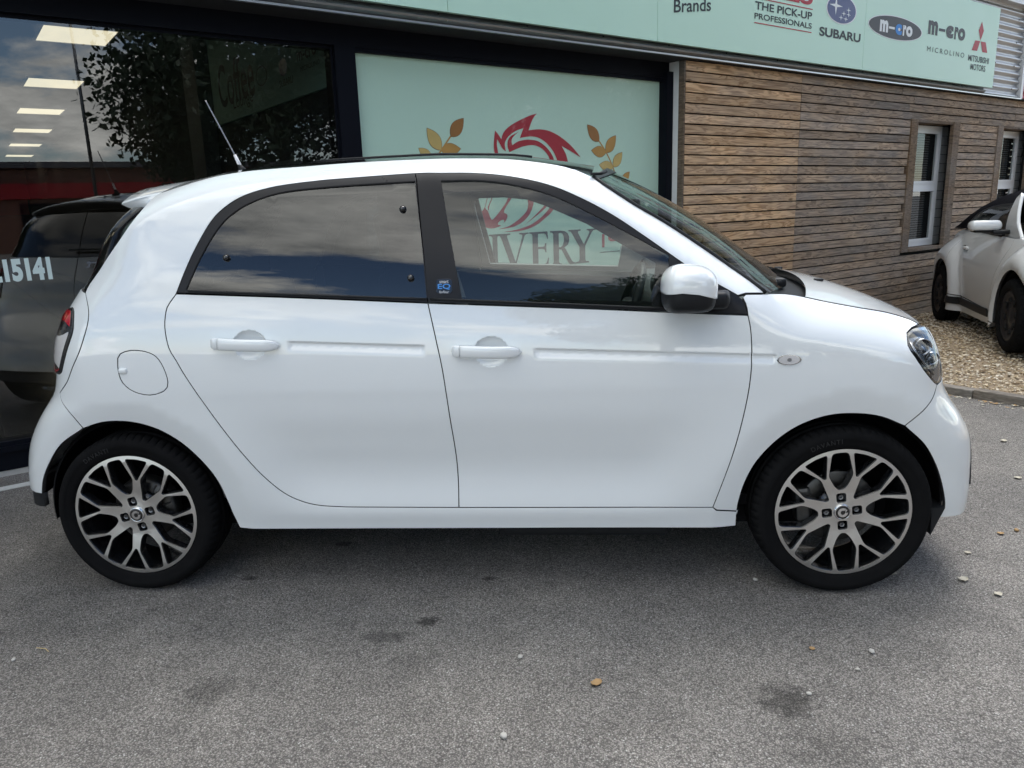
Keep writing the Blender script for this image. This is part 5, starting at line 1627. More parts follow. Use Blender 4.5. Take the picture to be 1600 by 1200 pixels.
def build_mirror(C, near, fs):
    """door mirror: white cap over a dark shell on a short arm"""
    def shell(name, m, parent, grow=0.0, a0=0.0, a1=2 * PI, k0=0):
        # sections across y, outline in (x, z); a partial outline makes an open cap with turned-in edges
        ys = [-0.987, -0.983, -0.972, -0.955, -0.93, -0.90, -0.86, -0.82, -0.795]
        sc = [0.30, 0.55, 0.76, 0.88, 0.96, 1.0, 0.99, 0.93, 0.82]
        full = a1 - a0 > 6.2
        A = np.linspace(a0, a1, 49)
        P = []
        for y, k in zip(ys[k0:], sc[k0:]):
            row = []
            for a in A[:-1] if full else A:
                c, s = math.cos(a), math.sin(a)
                rx = 0.093 if c > 0 else 0.068
                rz = 0.072 if s > 0 else 0.074
                n = 2.6 if s > 0 else 4.5
                r = (abs(c) ** n + abs(s) ** n) ** (-1 / n)
                row.append((1.935 + (rx + grow) * k * c * r, y - grow * 0.6, 1.080 + (rz + grow) * k * s * r))
            if not full:
                row = [tuple(np.array(row[0]) * 0.97 + np.array((1.935, y + 0.004, 1.080)) * 0.03)] + row + [tuple(np.array(row[-1]) * 0.95 + np.array((1.935, y + 0.004, 1.080)) * 0.05)]
            P.append(row)
        P = np.array(P); n, m_, _ = P.shape
        w = m_ if full else m_ - 1
        F = [(i * m_ + j, i * m_ + (j + 1) % m_, (i + 1) * m_ + (j + 1) % m_, (i + 1) * m_ + j) for i in range(n - 1) for j in range(w)]
        F += [tuple(range(m_))[::-1]] + ([tuple((n - 1) * m_ + j for j in range(m_))] if full else [])
        return mk(name, P.reshape(-1, 3), [f[::-1] for f in F], m, parent, True)
    mr = shell('door_mirror', 'black_plastic', C)
    shell('mirror_cap', 'paint_white', mr, 0.004, math.radians(-20), math.radians(187))
    V, F = rbox((0.15, 0.12, 0.055), 0.02, 3)
    V = V * 1.0
    V[:, 0] += 0.25 * (V[:, 1]) + 0.0
    mk('mirror_arm', V + np.array([2.02, -0.80, 1.035]), F, 'black_plastic', mr, True)
    near.append(mr)


def build_cabin(C):
    def soft(name, size, c, m, parent, r=0.05, shear=0.0, taper=0.0, rotz=0.0):
        V, F = rbox(size, r, 4)
        V[:, 0] += shear * V[:, 2]
        V[:, 1] *= 1 + taper * V[:, 2] / size[2]
        return mk(name, V + np.array(c), F, m, parent, True)
    for y in (-0.36, 0.36):
        st = soft('front_seat', (0.50, 0.48, 0.16), (1.33, y, 0.52), 'seat_cloth', C, 0.06)
        soft('backrest', (0.14, 0.46, 0.62), (1.02, y, 0.82), 'seat_cloth', st, 0.06, -0.26, -0.12)
        soft('head_restraint', (0.10, 0.27, 0.23), (0.93, y, 1.22), 'seat_cloth', st, 0.04, -0.2)
    st = soft('rear_bench', (0.46, 1.16, 0.16), (0.42, 0, 0.56), 'seat_cloth', C, 0.06)
    soft('backrest', (0.14, 1.14, 0.50), (0.16, 0, 0.82), 'seat_cloth', st, 0.06, -0.2)
    for y in (-0.32, 0.32):
        soft('head_restraint', (0.08, 0.25, 0.13), (0.08, y, 1.12), 'seat_cloth', st, 0.03)
    V, F = rbox((0.42, 1.34, 0.20), 0.07, 4)
    mk('dashboard', V + np.array([2.11, 0, 0.925]), F, 'trim_grey', C, True)
    soft('instrument_hood', (0.16, 0.30, 0.10), (1.98, -0.36, 1.03), 'black_plastic', C, 0.04)
    soft('air_vent', (0.06, 0.11, 0.12), (1.99, 0.60, 1.02), 'trim_grey', C, 0.03)
    sw = mk('steering_wheel', *tube_vf([(1.80 + 0.055 * math.sin(a) + 0.0, -0.36 + 0.185 * math.cos(a), 0.945 + 0.165 * math.sin(a)) for a in np.linspace(0, 2 * PI, 41)], 0.016, 10, False), 'black_plastic', C, True)
    soft('wheel_hub', (0.05, 0.14, 0.10), (1.81, -0.36, 0.94), 'black_plastic', sw, 0.02)
    soft('mirror_inside', (0.03, 0.22, 0.06), (1.86, 0.0, 1.33), 'black_plastic', C, 0.012)
    mk('cabin_floor', *box_vf((1.2, 0, 0.31), (1.0, 0.70, 0.02)), 'liner', C)
    # inner door cards, pillars and roof lining
    for sgn in (-1, 1):
        P = []
        for u in np.linspace(0.28, 2.16, 20):
            P.append([(u, sgn * (-S(np.array([u]), np.array([z]))[0][1] - 0.07 + 0.03 * (z - 0.33)), z) for z in np.linspace(0.33, float(zb(u)) - 0.03, 6)])
        mk('door_card', *grid_vf(P), 'trim_grey', C, True)
        # inner face of the window surround
        for outl, hole in (([(0.26, 1.08), (0.38, 1.33), (0.50, 1.41), (0.75, 1.45), (1.095, 1.46), (1.13, 1.05)], [(0.33, 1.115), (0.36, 1.2), (0.43, 1.31), (0.50, 1.365), (0.62, 1.40), (0.80, 1.415), (0.93, 1.418), (0.96, 1.20), (0.97, 1.08)]),
                           ([(1.135, 1.05), (1.10, 1.46), (1.28, 1.455), (1.40, 1.44), (1.52, 1.405), (1.63, 1.355), (1.74, 1.29), (1.90, 1.18), (2.06, 1.06), (2.12, 0.99)], [(1.176, 1.066), (1.124, 1.33), (1.118, 1.375), (1.124, 1.400), (1.146, 1.412), (1.27, 1.413), (1.40, 1.397), (1.50, 1.360), (1.64, 1.295), (1.75, 1.227), (1.865, 1.16), (1.858, 1.10), (1.845, 1.035)])):
            o = panel('pillar_trim', [lin(outl + [outl[0]], 0.05)[:-1], lin(hole + [hole[0]], 0.04)[:-1]], S, 'pillar_cloth' if sgn > 0 else 'liner', C, 0.06, 0, 0.02 if sgn > 0 else 0.0, lift=-0.035, edge=None)
            if sgn > 0:
                m2 = mirror(o, C); bpy.data.objects.remove(o)
    xs = np.linspace(0.2, 1.68, 14); P = []
    for x in xs:
        e = S(np.array([x]), np.array([float(ZR(x)) - 0.05]))[0]
        P.append([(x, e[1] * -v * -1, e[2] - 0.01 + 0.045 * (1 - v * v)) for v in np.linspace(-1, 1, 11)])
    mk('roof_lining', *grid_vf(P), 'pillar_cloth', C, True)


mat('pillar_cloth', (0.30, 0.31, 0.31), 0.9)
mat('lamp_chrome', (0.30, 0.31, 0.33), 0.15, metal=1.0)
build_car()

# ------------------------------------------------------------------ white convertible on the gravel
VA = np.array([5.795, 5.621, -0.08]); VH = np.array([-0.215, -0.977, 0.0]); VH /= np.linalg.norm(VH); VN = np.array([VH[1], -VH[0], 0.0])


def vw(a, half, z):
    """a along the car from the rear axle, half = distance from its centre plane, z above its ground"""
    a, half, z = np.broadcast_arrays(np.asarray(a, float), np.asarray(half, float), np.asarray(z, float))
    return VA + a[..., None] * VH + (half - 0.86)[..., None] * VN + (z + 0.0325 * a)[..., None] * np.array([0, 0, 1.0])


VR, VF = (-0.10, 0.31), (2.27, 0.31)


def vhalf(a, z):
    t = np.where(z > 0.55, 0.80 - 0.13 * ((z - 0.55) / 0.47) ** 2, 0.80 - 0.035 * ((0.55 - z) / 0.35) ** 2)
    t = t - 0.05 * np.abs((a - 1.0) / 1.7) ** 3
    for (ha, hz) in (VR, VF):
        r = np.hypot((a - ha) * 0.95, z - hz)
        f = 0.875 - 0.45 * np.clip((r - 0.42) / 0.25, 0, 3) ** 2 * 0.55 - 0.02 * np.clip((0.42 - r) / 0.06, 0, 1)
        k = 0.025
        h = np.clip(0.5 + 0.5 * (f - t) / k, 0, 1)
        t = t * (1 - h) + f * h + k * h * (1 - h)
    e = np.maximum(np.clip((a - 2.38) / 0.62, 0, 1), np.clip((-0.30 - a) / 0.70, 0, 1) ** 0.8)
    return t * np.sqrt(np.clip(1 - e ** 2.4 * 0.88, 0.02, 1))


def VS(a, z):
    return vw(a, vhalf(a, z), z)


def vmirror(o, parent):
    me = o.data
    V = np.empty(len(me.vertices) * 3); me.vertices.foreach_get('co', V); V = V.reshape(-1, 3) + np.array(org(o))
    c0 = VA - 0.86 * VN
    V2 = V - 2 * ((V - c0) @ VN)[:, None] * VN
    mi = np.empty(len(me.polygons), dtype=np.int32); me.polygons.foreach_get('material_index', mi)
    return mk(o.name.split('.')[0], V2, [list(p.vertices)[::-1] for p in me.polygons], list(me.materials), parent, True, None, mi)


def build_convertible():
    K = thing('convertible_car', 'white rounded convertible with black fabric roof standing on the gravel', 'car', vw(1.2, 0.0, 0.0))
    P_ = 'paint_silver_white'
    arc = lambda c, r, a0, a1, k=24: [(c[0] + r * math.cos(a0 + (a1 - a0) * t / k), c[1] + r * math.sin(a0 + (a1 - a0) * t / k)) for t in range(k + 1)]
    near = []
    # rear wing, door, front wing, sill
    d_rear = catmull([(0.02, 1.03), (0.07, 0.94), (0.15, 0.70), (0.22, 0.46), (0.29, 0.345)], 0.03)
    d_front = catmull([(1.72, 0.945), (1.74, 0.86), (1.66, 0.74), (1.56, 0.58), (1.50, 0.42), (1.47, 0.275)], 0.03)
    belt = lin([(0.02, 1.03), (1.72, 0.945)], 0.05)
    door = panel('door', [chain(belt, d_front, lin([(1.47, 0.275), (0.29, 0.345)], 0.05), d_rear[::-1])], VS, P_, K, 0.05, 0.003, 0.02)
    near.append(door)
    ra = arc(VR, 0.385, math.radians(196), math.radians(-14))
    rw = chain(d_rear[::-1], catmull([(0.02, 1.03), (-0.25, 0.99), (-0.55, 0.89), (-0.80, 0.74), (-0.93, 0.56), (-0.96, 0.40), (-0.92, 0.26)], 0.04), lin([(-0.92, 0.26), ra[0]], 0.04), ra, lin([ra[-1], (0.29, 0.345)], 0.04))
    near.append(panel('rear_wing', [rw], VS, P_, K, 0.04, 0.003, 0.03))
    fa = arc(VF, 0.385, math.radians(196), math.radians(-14))
    fw = chain(d_front, lin([(1.47, 0.275), fa[0]], 0.04), fa, lin([fa[-1], (2.80, 0.22), (2.85, 0.28)], 0.04), catmull([(2.85, 0.28), (2.91, 0.46), (2.86, 0.63), (2.66, 0.79), (2.35, 0.895), (2.0, 0.935), (1.72, 0.945)], 0.04))
    near.append(panel('front_wing', [fw], VS, P_, K, 0.04, 0.003, 0.03))
    sl = chain(lin([ra[-1], (0.30, 0.165), (1.55, 0.135), (1.80, 0.15)], 0.05), lin([(1.80, 0.15), (fa[0][0] - 0.012, fa[0][1] - 0.004), (1.47, 0.270), (0.29, 0.340), ra[-1]], 0.05))
    near.append(panel('sill', [sl], VS, P_, K, 0.05, 0.002, 0.008))
    st = panel('sill_strip', [lin([(0.32, 0.245), (1.45, 0.212), (1.47, 0.25), (1.44, 0.285), (0.33, 0.315), (0.28, 0.28), (0.32, 0.245)], 0.05)[:-1]], VS, 'black_plastic', K, 0.04, 0, 0.03, lift=0.018, edge=None)
    near.append(st)
    # fabric roof in cross sections, window glass, screen pillar
    ts = np.linspace(0.02, 1, 12)
    aa = [-0.42, -0.34, -0.22, -0.05, 0.18, 0.45, 0.80, 1.10, 1.30, 1.47]
    zt = [1.07, 1.12, 1.20, 1.28, 1.35, 1.40, 1.43, 1.432, 1.422, 1.39]
    P = []
    for a, z1 in zip(aa, zt):
        b0 = 1.03 - 0.05 * max(a, 0); hw = 0.675
        P.append([vw(a, hw * math.cos(w) ** 0.62 if math.cos(w) > 0 else -hw * (-math.cos(w)) ** 0.62, b0 + (z1 - b0) * math.sin(w) ** 0.75) for w in np.linspace(0.0, PI, 25)])
    V, F = grid_vf(np.array(P))
    mk('fabric_roof', V, F, 'soft_top', K, True)

    def roof_half(a, z):
        z1 = np.interp(a, aa, zt); b0 = 1.03 - 0.05 * np.maximum(a, 0); k = np.clip((z - b0) / (z1 - b0), 0, 0.999) ** (1 / 0.75)
        return 0.675 * np.sqrt(1 - k ** 2) ** 0.62
    VG = lambda a, z: vw(a, roof_half(a, z), z)
    win = chain(catmull([(0.12, 1.048), (0.27, 1.130), (0.45, 1.180), (0.68, 1.218), (1.0, 1.235), (1.32, 1.238)], 0.04), lin([(1.32, 1.238), (1.32, 0.99), (0.12, 1.048)], 0.05))
    near.append(panel('side_window', [win], VG, 'glass_house', K, 0.05, 0, 0, lift=0.006))
    near.append(panel('inner_trim', [win], VG, 'liner', K, 0.05, 0.01, 0, lift=0.002))
    wf = [tuple(p) for p in offset_loop(np.array(win[::-1] if area2(win) < 0 else win), -0.022)]
    near.append(panel('window_seal', [wf, win], VG, 'black_plastic', K, 0.05, 0, 0.01, lift=0.007, edge=None))
    pil = [(1.43, 1.345), (1.37, 1.30), (1.355, 1.12), (1.36, 0.955), (1.60, 0.945), (1.80, 0.935), (1.63, 1.08), (1.50, 1.26)]
    VP_ = lambda a, z: vw(a, 0.668 - 0.11 * np.clip((z - 1.0) / 0.42, 0, 1) ** 2, z)
    near.append(panel('screen_pillar', [lin(pil + [pil[0]], 0.04)[:-1]], VP_, P_, K, 0.05, 0, 0.03, lift=0.012, edge=None))
    # belt strip under the window
    Pb = [VS(np.array([a]), np.array([z]))[0] + VN * 0.004 for a, z in lin([(0.06, 1.027), (1.36, 0.963)], 0.1)]
    near.append(mk('belt_moulding', *tube_vf(Pb, 0.012, 6), 'black_plastic', K, True))
    # handle
    q = VS(np.array([0.45]), np.array([0.83]))[0]
    V, F = rbox((0.17, 0.03, 0.035), 0.012, 2)
    Vh = np.array([q + VH * p[0] + VN * (p[1] + 0.016) + np.array([0, 0, p[2]]) for p in V])
    mk('door_handle', Vh, F, P_, door, True)
    V, F = rbox((0.05, 0.02, 0.05), 0.009, 2)
    mk('door_handle', np.array([q + VH * p[0] + VN * (p[1] + 0.008) + np.array([0, 0, p[2]]) for p in V]) - VH * 0.06, F, 'black_plastic', door, True)
    # mirror: white cap on a dark foot
    def blob(name, size, c, m, par):
        V, F = rbox(size, min(size) * 0.45, 4)
        c = vw(*c)
        return mk(name, np.array([c + VH * p[0] * (1 + 0.25 * p[1] / size[1]) + VN * p[1] + np.array([0, 0, p[2]]) for p in V]), F, m, par, True)
    mr = blob('door_mirror', (0.14, 0.27, 0.10), (1.42, 0.87, 1.060), P_, K)
    blob('mirror_foot', (0.13, 0.16, 0.04), (1.44, 0.74, 1.000), 'black_plastic', mr)
    blob('mirror_shell', (0.12, 0.23, 0.04), (1.415, 0.86, 1.02), 'black_plastic', mr)
    near.append(mr)
    for o in near:
        m2 = vmirror(o, K)
        for ch in o.children:
            vmirror(ch, m2)

    # panels across the car
    def across(name, side, cen, m, pw=2.2, mm=21):
        P = []
        for (a, h, z), (a2, z2) in zip(side, cen):
            P.append([vw(a + (a2 - a) * (1 - abs(v) ** pw), h * v, z + (z2 - z) * (1 - abs(v) ** pw)) for v in np.linspace(1, -1, mm)])
        V, F = grid_vf(np.array(P))
        return mk(name, V, F, m, K, True)
    hs = [(a, z) for a, z in catmull([(1.78, 0.943), (2.0, 0.935), (2.35, 0.895), (2.66, 0.79), (2.86, 0.63), (2.91, 0.46), (2.85, 0.28)], 0.06)]
    side = [(a, float(vhalf(np.array(a), np.array(z))), z) for a, z in hs]
    k = np.linspace(0, 1, len(side))
    cl = np.array(catmull([(2.02, 0.985), (2.35, 0.955), (2.68, 0.87), (2.96, 0.70), (3.10, 0.50), (3.05, 0.30)], 0.02)); ci = np.linspace(0, len(cl) - 1, len(side)); cl = np.stack([np.interp(ci, np.arange(len(cl)), cl[:, q_]) for q_ in (0, 1)], 1)
    across('bonnet', side, [tuple(q_) for q_ in cl], P_)
    rs_ = [(a, z) for a, z in catmull([(0.02, 1.03), (-0.25, 0.99), (-0.55, 0.89), (-0.80, 0.74), (-0.93, 0.56), (-0.96, 0.40), (-0.92, 0.26)], 0.06)]
    side = [(a, float(vhalf(np.array(a), np.array(z))), z) for a, z in rs_]
    cl = np.array(catmull([(-0.30, 1.07), (-0.55, 1.04), (-0.85, 0.94), (-1.08, 0.78), (-1.22, 0.58), (-1.25, 0.40), (-1.2, 0.26)], 0.02)); ci = np.linspace(0, len(cl) - 1, len(side)); cl = np.stack([np.interp(ci, np.arange(len(cl)), cl[:, q_]) for q_ in (0, 1)], 1)
    V = across('boot_lid', side, [tuple(q_) for q_ in cl], P_)
    across('windscreen', [(1.43, 0.54, 1.395), (1.55, 0.58, 1.26), (1.69, 0.62, 1.09), (1.82, 0.65, 0.945)], [(1.53, 1.42), (1.70, 1.28), (1.88, 1.12), (2.02, 0.985)], 'glass_privacy')
    mk('underbody', np.array([vw(a, h, z) for a in (-0.8, 3.0) for h in (-0.62, 0.62) for z in (0.17, 0.34)]), [(0, 1, 3, 2), (4, 6, 7, 5), (0, 4, 5, 1), (2, 3, 7, 6), (0, 2, 6, 4), (1, 5, 7, 3)], 'liner', K)
    mk('cabin_block', np.array([vw(a, h, z) for a in (-0.1, 1.75) for h in (-0.55, 0.55) for z in (0.3, 0.90)]), [(0, 1, 3, 2), (4, 6, 7, 5), (0, 4, 5, 1), (2, 3, 7, 6), (0, 2, 6, 4), (1, 5, 7, 3)], 'liner', K)

    for sgn in (1, -1):
        c = vw(2.83, sgn * 0.60, 0.66)
        V, F = rbox((0.13, 0.21, 0.23), 0.062, 4)
        hd = mk('headlamp', np.array([c + VH * p[0] + VN * p[1] + np.array([0, 0, p[2]]) for p in V]), F, 'lamp_chrome', K, True)
        V, F = rbox((0.10, 0.12, 0.13), 0.048, 3)
        mk('lens', np.array([c + VH * (p[0] + 0.024) + VN * p[1] + np.array([0, 0, p[2]]) for p in V]), F, 'lamp_white', hd, True)
    # wheels: plain black steel with a worn trim
    def conv(V, c, sgn):
        return np.array([c + VH * p[0] - sgn * VN * p[1] + np.array([0, 0, p[2]]) for p in V])
    for (ha, hz) in (VR, VF):
        for sgn in (1, -1):
            c = vw(ha, sgn * 0.865, hz)
            w = empty('wheel', c, K)
            flip = (lambda F: F) if sgn > 0 else (lambda F: [tuple(f)[::-1] for f in F])
            prof = [(0.205, 0.20), (0.27, 0.205), (0.30, 0.19), (0.309, 0.165), (0.311, 0.13), (0.306, 0.128), (0.306, 0.118), (0.311, 0.116), (0.311, 0.085), (0.306, 0.083), (0.306, 0.073), (0.311, 0.071), (0.310, 0.040), (0.300, 0.012), (0.282, 0.0), (0.250, -0.006), (0.225, 0.0), (0.215, 0.012)]
            V, F = lathe_vf(prof, 72)
            mk('tyre', conv(V, c, sgn), flip(F), 'rubber', w, True)
            for kk in range(44):
                a0 = 2 * PI * kk / 44
                pts = [(0.312 * math.cos(a0), 0.055, 0.312 * math.sin(a0)), (0.309 * math.cos(a0 + 0.03), 0.030, 0.309 * math.sin(a0 + 0.03)), (0.297 * math.cos(a0 + 0.05), 0.010, 0.297 * math.sin(a0 + 0.05))]
                if sgn > 0:
                    tv = join_vf([tube_vf(pts, 0.004, 4)]) if kk == 0 else join_vf([(tvV, tvF), tube_vf(pts, 0.004, 4)])
                    tvV, tvF = tv
            if sgn > 0:
                tag(mk('tread', conv(tvV, c, sgn), tvF, 'liner', w), kind='stuff')
            V, F = lathe_vf([(0.0, 0.02), (0.05, 0.018), (0.06, 0.026), (0.10, 0.030), (0.17, 0.022), (0.19, 0.012), (0.214, 0.010), (0.216, 0.03)], 48)
            rm = mk('rim', conv(V, c, sgn), flip(F), 'black_satin', w, True)
            if sgn > 0:
                for kk in range(8):
                    a0 = 2 * PI * kk / 8 + 0.2
                    V, F = rbox((0.045, 0.02, 0.055), 0.012, 2)
                    V = np.array([((x + 0.135) * math.cos(a0) - z * math.sin(a0), y + 0.024, (x + 0.135) * math.sin(a0) + z * math.cos(a0)) for x, y, z in V])
                    mk('rim_slot', conv(V, c, sgn), F, 'trim_dark', rm)
        c0 = None
    for (ha, hz), r in ((VR, 0.38), (VF, 0.38)):
        for sgn in (1, -1):
            P = []
            for a0 in np.linspace(-0.2, PI + 0.2, 26):
                P.append([vw(ha + q * math.cos(a0), sgn * h, hz + q * math.sin(a0)) for q, h in ((r - 0.004, 0.82), (r + 0.02, 0.72), (r, 0.55), (0.0, 0.54))])
            mk('wheel_housing', *grid_vf(np.array(P)), 'liner', K, True)


mat('trim_dark', (0.015, 0.015, 0.016), 0.6, spec=0.1)
build_convertible()

# ------------------------------------------------------------------ what stands behind the viewer and shows in the glass
def leaf_mesh(name, rx, rz, n, m, seed, clumps=26):
    r = np.random.default_rng(seed)
    cc = []
    while len(cc) < clumps:
        p = r.uniform(-1, 1, 3)
        if 0.25 < np.linalg.norm(p) < 0.95:
            cc.append(p)
    cc = np.array(cc); cr = r.uniform(0.24, 0.42, clumps)
    k = r.integers(0, clumps, n)
    d = r.standard_normal((n, 3)); d /= np.linalg.norm(d, axis=1, keepdims=True)
    P = (cc[k] + d * (cr[k] * r.random(n) ** 0.45)[:, None]) * np.array([rx, rx, rz])
    s = r.uniform(0.05, 0.095, n)[:, None]
    a = r.standard_normal((n, 3)); a /= np.linalg.norm(a, axis=1, keepdims=True)
    b = np.cross(a, r.standard_normal((n, 3))); b /= np.linalg.norm(b, axis=1, keepdims=True)
    V = np.stack([P - a * s, P + b * s * 0.55, P + a * s, P - b * s * 0.55], 1).reshape(-1, 3)
    me = bpy.data.meshes.new(name)
    F = np.arange(4 * n, dtype=np.int32)
    me.vertices.add(4 * n); me.vertices.foreach_set('co', V.ravel())
    me.loops.add(4 * n); me.loops.foreach_set('vertex_index', F)
    me.polygons.add(n); me.polygons.foreach_set('loop_start', np.arange(0, 4 * n, 4, dtype=np.int32))
    me.update(calc_edges=True)
    me.materials.append(MAT[m])
    return me, cc * np.array([rx, rx, rz])


def build_behind():
    kinds = [leaf_mesh('crown', 3.0, 2.6, 30000, 'foliage', 11, 40), leaf_mesh('crown', 3.6, 3.2, 46000, 'foliage_dark', 12, 60), leaf_mesh('crown', 2.2, 2.0, 16000, 'foliage', 13, 30)]
    spots = [((4.3, -16.8), 0, 5.5, 1.25, 'broad green tree mirrored low in the front side window'), ((9.5, -21.0), 1, 4.6, 1.0, 'tall dark tree behind the viewer, second in the row'), ((13.6, -6.2), 1, 5.2, 1.15, 'big dark tree mirrored in the showroom glass'), ((16.0, -2.0), 1, 5.0, 1.1, 'green tree beside the big dark one, mirrored in the showroom glass'), ((19.5, 1.5), 2, 4.4, 1.4, 'small green tree at the end of the row mirrored in the showroom glass'), ((7.6, -18.4), 2, 5.4, 1.25, 'slim green tree between two larger trees behind the viewer')]
    for (x, y), k, zc, sc, lab in spots:
        me, cc = kinds[k]
        t = thing('tree', lab, 'tree', (x, y, 0), 'trees behind the forecourt')
        parts = [tube_vf([(x, y, -0.05), (x + 0.05, y, zc * 0.5), (x, y, zc)], [0.22, 0.16, 0.08], 10)]
        for c in cc[:12]:
            q = np.array([x, y, zc]) + c * sc * 0.8
            parts.append(tube_vf([(x, y, zc * 0.55), tuple((np.array([x, y, zc * 0.75]) + q) / 2 + np.array([0, 0, 0.2])), tuple(q)], [0.08, 0.05, 0.02], 6))
        mk('trunk', *join_vf(parts), 'bark', t, True)
        o = bpy.data.objects.new('crown', me); COL.objects.link(o); o.parent = t; o.location = (0, 0, zc); o.scale = (sc, sc, sc); o.rotation_euler = (0, 0, x)
    # brick unit with a red fascia
    T2 = np.array([0.66, 0.75, 0]); N2 = np.array([-0.75, 0.66, 0]); c0 = np.array([24.0, -24.0, 0])
    b = thing('brick_unit', 'low brick trade unit with red fascia mirrored in the showroom glass', 'building', tuple(c0))

    def bb(name, t0, t1, n0, n1, z0, z1, m, par=None):
        V = [c0 + T2 * t + N2 * n + np.array([0, 0, z]) for t in (t0, t1) for n in (n1, n0) for z in (z0, z1)]
        return mk(name, V, [(0, 1, 3, 2), (4, 6, 7, 5), (0, 4, 5, 1), (2, 3, 7, 6), (0, 2, 6, 4), (1, 5, 7, 3)], m, par or b)
    bb('wall', -14, 14, -8, 0, 0, 3.6, 'brick_far')
    bb('roof', -14.3, 14.3, -8.3, 0.3, 3.6, 3.85, 'roof_far')
    bb('fascia', -14, 14, 0.003, 0.15, 2.3, 2.95, 'fascia_red')
    for k in range(7):
        w = bb('window', -12.6 + 3.9 * k, -9.9 + 3.9 * k, 0.003, 0.06, 0.4, 2.1, 'frame_navy')
        bb('pane', -12.5 + 3.9 * k, -10.0 + 3.9 * k, 0.06, 0.065, 0.5, 2.0, 'black_gloss', w)
    # street lamps
    for (x, y, h, lab) in ((12.0, -10.6, 6.4, 'tall grey street lamp mirrored in the showroom glass'),):
        s = thing('street_lamp', lab, 'street lamp', (x, y, 0))
        mk('post', *tube_vf([(x, y, 0), (x, y, h * 0.6), (x, y, h)], [0.05, 0.04, 0.03], 10), 'metal_grey', s, True)
        mk('arm', *tube_vf([(x, y, h - 0.05), (x + 0.3, y, h + 0.03), (x + 0.7, y, h + 0.05)], 0.03, 8), 'metal_grey', s, True)
        V, F = rbox((0.55, 0.2, 0.09), 0.04, 2)
        mk('lamp_head', V + np.array([x + 0.9, y, h + 0.04]), F, 'metal_grey', s, True)


build_behind()

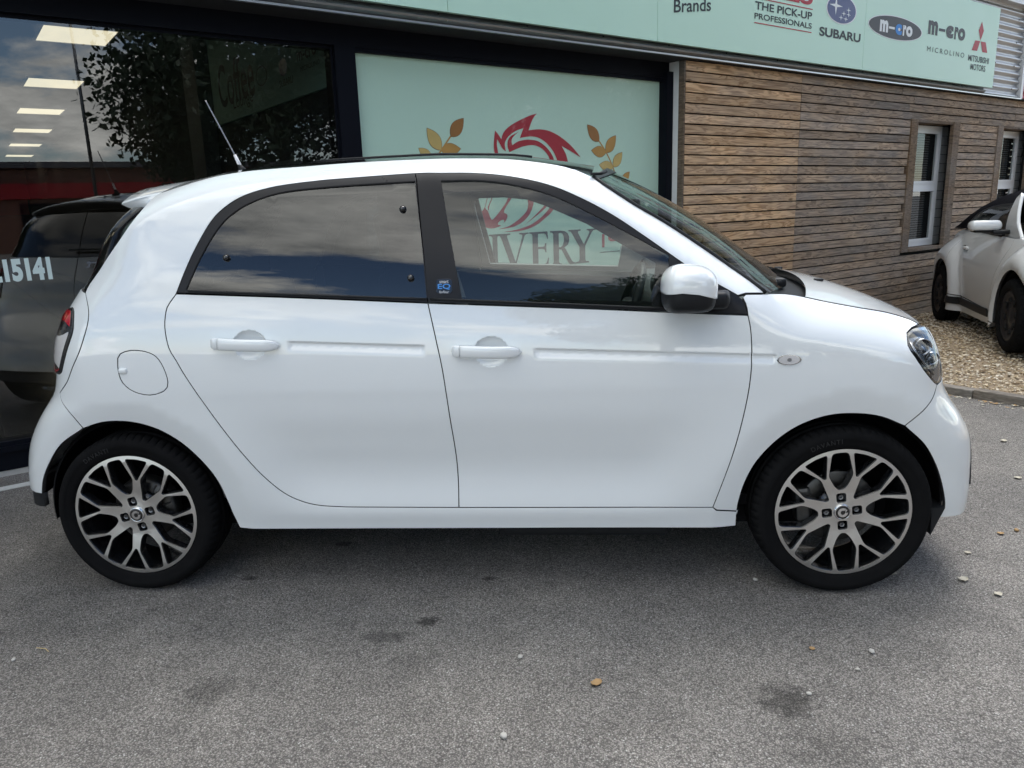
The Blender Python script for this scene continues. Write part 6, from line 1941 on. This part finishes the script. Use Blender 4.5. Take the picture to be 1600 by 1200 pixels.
# ------------------------------------------------------------------ litter on the asphalt
def build_litter():
    rs = random.Random(5)

    def leaf(name, x, y, size, m, label, z=0.0, group='fallen leaves on the asphalt'):
        a = rs.uniform(0, 2 * PI); n = 11
        up = []; 
        V = []
        for i in range(n):
            t = i / (n - 1)
            w = math.sin(PI * t) ** 0.7 * 0.42 * (1 + 0.25 * rs.uniform(-1, 1))
            for s in (-1, 0, 1):
                px, py = (t - 0.5), s * w
                hz = 0.10 * abs(s) + 0.22 * (t - 0.5) ** 2 + rs.uniform(0, 0.05)
                V.append((x + size * (px * math.cos(a) - py * math.sin(a)), y + size * (px * math.sin(a) + py * math.cos(a)), z + 0.003 + size * hz))
        F = [(i * 3 + j, (i + 1) * 3 + j, (i + 1) * 3 + j + 1, i * 3 + j + 1) for i in range(n - 1) for j in (0, 1)]
        base = len(V)
        V += [(p[0], p[1], p[2] - 0.0012) for p in V]
        F += [tuple(q + base for q in f)[::-1] for f in F]
        tag(mk(name, V, F, m, None, True, loc=(x, y, z)), label, 'leaf', group)

    def stone(x, y, size, m, label, z=0.0):
        bm = bmesh.new(); bmesh.ops.create_icosphere(bm, subdivisions=2, radius=1.0)
        V = np.array([v.co[:] for v in bm.verts]); F = [[v.index for v in f.verts] for f in bm.faces]; bm.free()
        V = V * (1 + 0.13 * np.array([rs.uniform(-1, 1) for _ in V]))[:, None] * np.array([1, 0.75, 0.5]) * size
        a = rs.uniform(0, PI); ca, sa = math.cos(a), math.sin(a)
        V = np.stack([V[:, 0] * ca - V[:, 1] * sa, V[:, 0] * sa + V[:, 1] * ca, V[:, 2]], 1)
        V[:, 2] -= V[:, 2].min()
        tag(mk('stone', V + np.array([x, y, z]), F, m, None, True, loc=(x, y, z)), label, 'stone', 'loose stones on the asphalt')
    leaf('leaf', 1.637, -1.337, 0.036, 'leaf_dry', 'tan curled leaf lying alone on the asphalt before the front door')
    leaf('leaf', 2.961, -0.709, 0.040, 'leaf_pale', 'pale crumpled leaf on the asphalt just ahead of the front wheel')
    leaf('leaf', 3.025, -0.813, 0.030, 'leaf_pale', 'small pale leaf nearer the viewer than the crumpled one by the front wheel')
    leaf('leaf', 3.295, -0.321, 0.028, 'leaf_dry', 'tan leaf on the asphalt ahead of the front bumper')
    leaf('leaf', 2.738, -0.661, 0.034, 'leaf_pale', 'pale leaf scrap touching the foot of the front tyre')
    leaf('leaf', 3.711, 0.309, 0.034, 'leaf_pale', 'pale leaf at the frame edge beyond the front bumper')
    leaf('leaf', 3.957, 0.886, 0.04, 'leaf_pale', 'pale leaf on the asphalt nearest the timber edging')
    leaf('leaf', 2.300, -1.151, 0.018, 'leaf_dry', 'tiny orange-brown leaf below the front wheel')
    leaf('leaf', 3.083, -0.494, 0.025, 'leaf_pale', 'faint pale leaf between the front wheel and the frame edge')
    stone(1.411, -1.210, 0.010, 'stone_pale', 'white pebble on the asphalt below the gap between the doors')
    stone(1.387, -1.568, 0.012, 'stone_pale', 'white pebble at the lower edge of the picture')
    stone(2.471, -1.166, 0.011, 'stone_pale', 'grey pebble on the asphalt below the front wheel hub')
    stone(2.235, -0.712, 0.010, 'stone_pale', 'small pale pebble just behind the front tyre')
    stone(2.397, -1.255, 0.007, 'stone_pale', 'very small pebble nearer the viewer than the grey one below the front wheel')
    stone(3.373, -0.291, 0.012, 'leaf_dry', 'brown pebble at the frame edge ahead of the front bumper')
    stone(-0.189, -1.250, 0.009, 'stone_pale', 'white pebble beside the straw below the rear wheel')
    stone(2.223, -1.372, 0.008, 'stone_pale', 'pale pebble in the dark oil stain')
    P = [(-0.160, -1.185, 0.004), (-0.126, -1.190, 0.005), (-0.105, -1.205, 0.004)]
    tag(mk('straw', *tube_vf(P, 0.0013, 5), 'straw', None, loc=P[0]), 'bent yellow straw on the asphalt below the rear wheel', 'straw')
    # litter against the timber edging: nobody could count it
    parts = []
    for k in range(260):
        D = rs.uniform(-0.6, 3.0); s = 4.44 - abs(rs.gauss(0, 0.07)) - 0.015
        c = bw(s, D, 0.006); a = rs.uniform(0, PI); l = rs.uniform(0.006, 0.018); w = l * rs.uniform(0.3, 0.7); ca, sa = math.cos(a), math.sin(a)
        t = rs.uniform(-0.3, 0.3)
        parts.append(([(c[0] + l * x * ca - w * y * sa, c[1] + l * x * sa + w * y * ca, c[2] + t * l * x + 0.003 * (1 - abs(y))) for x, y in ((-1, 0), (0, -1), (1, 0), (0, 1))], [(0, 1, 2, 3)]))
    tag(mk('leaf_litter', *join_vf(parts), 'leaf_pale'), 'pale leaf litter gathered along the timber edging', 'litter', kind='stuff')
    parts = []
    for k in range(160):
        D = rs.uniform(-0.6, 3.0); s = 4.44 - abs(rs.gauss(0, 0.06)) - 0.015
        c = bw(s, D, 0.006); a = rs.uniform(0, PI); l = rs.uniform(0.006, 0.02); w = l * rs.uniform(0.3, 0.7); ca, sa = math.cos(a), math.sin(a)
        parts.append(([(c[0] + l * x * ca - w * y * sa, c[1] + l * x * sa + w * y * ca, c[2] + 0.004 * (1 - abs(y))) for x, y in ((-1, 0), (0, -1), (1, 0), (0, 1))], [(0, 1, 2, 3)]))
    tag(mk('leaf_litter', *join_vf(parts), 'leaf_dry'), 'brown leaf litter gathered along the timber edging', 'litter', kind='stuff')


build_litter()
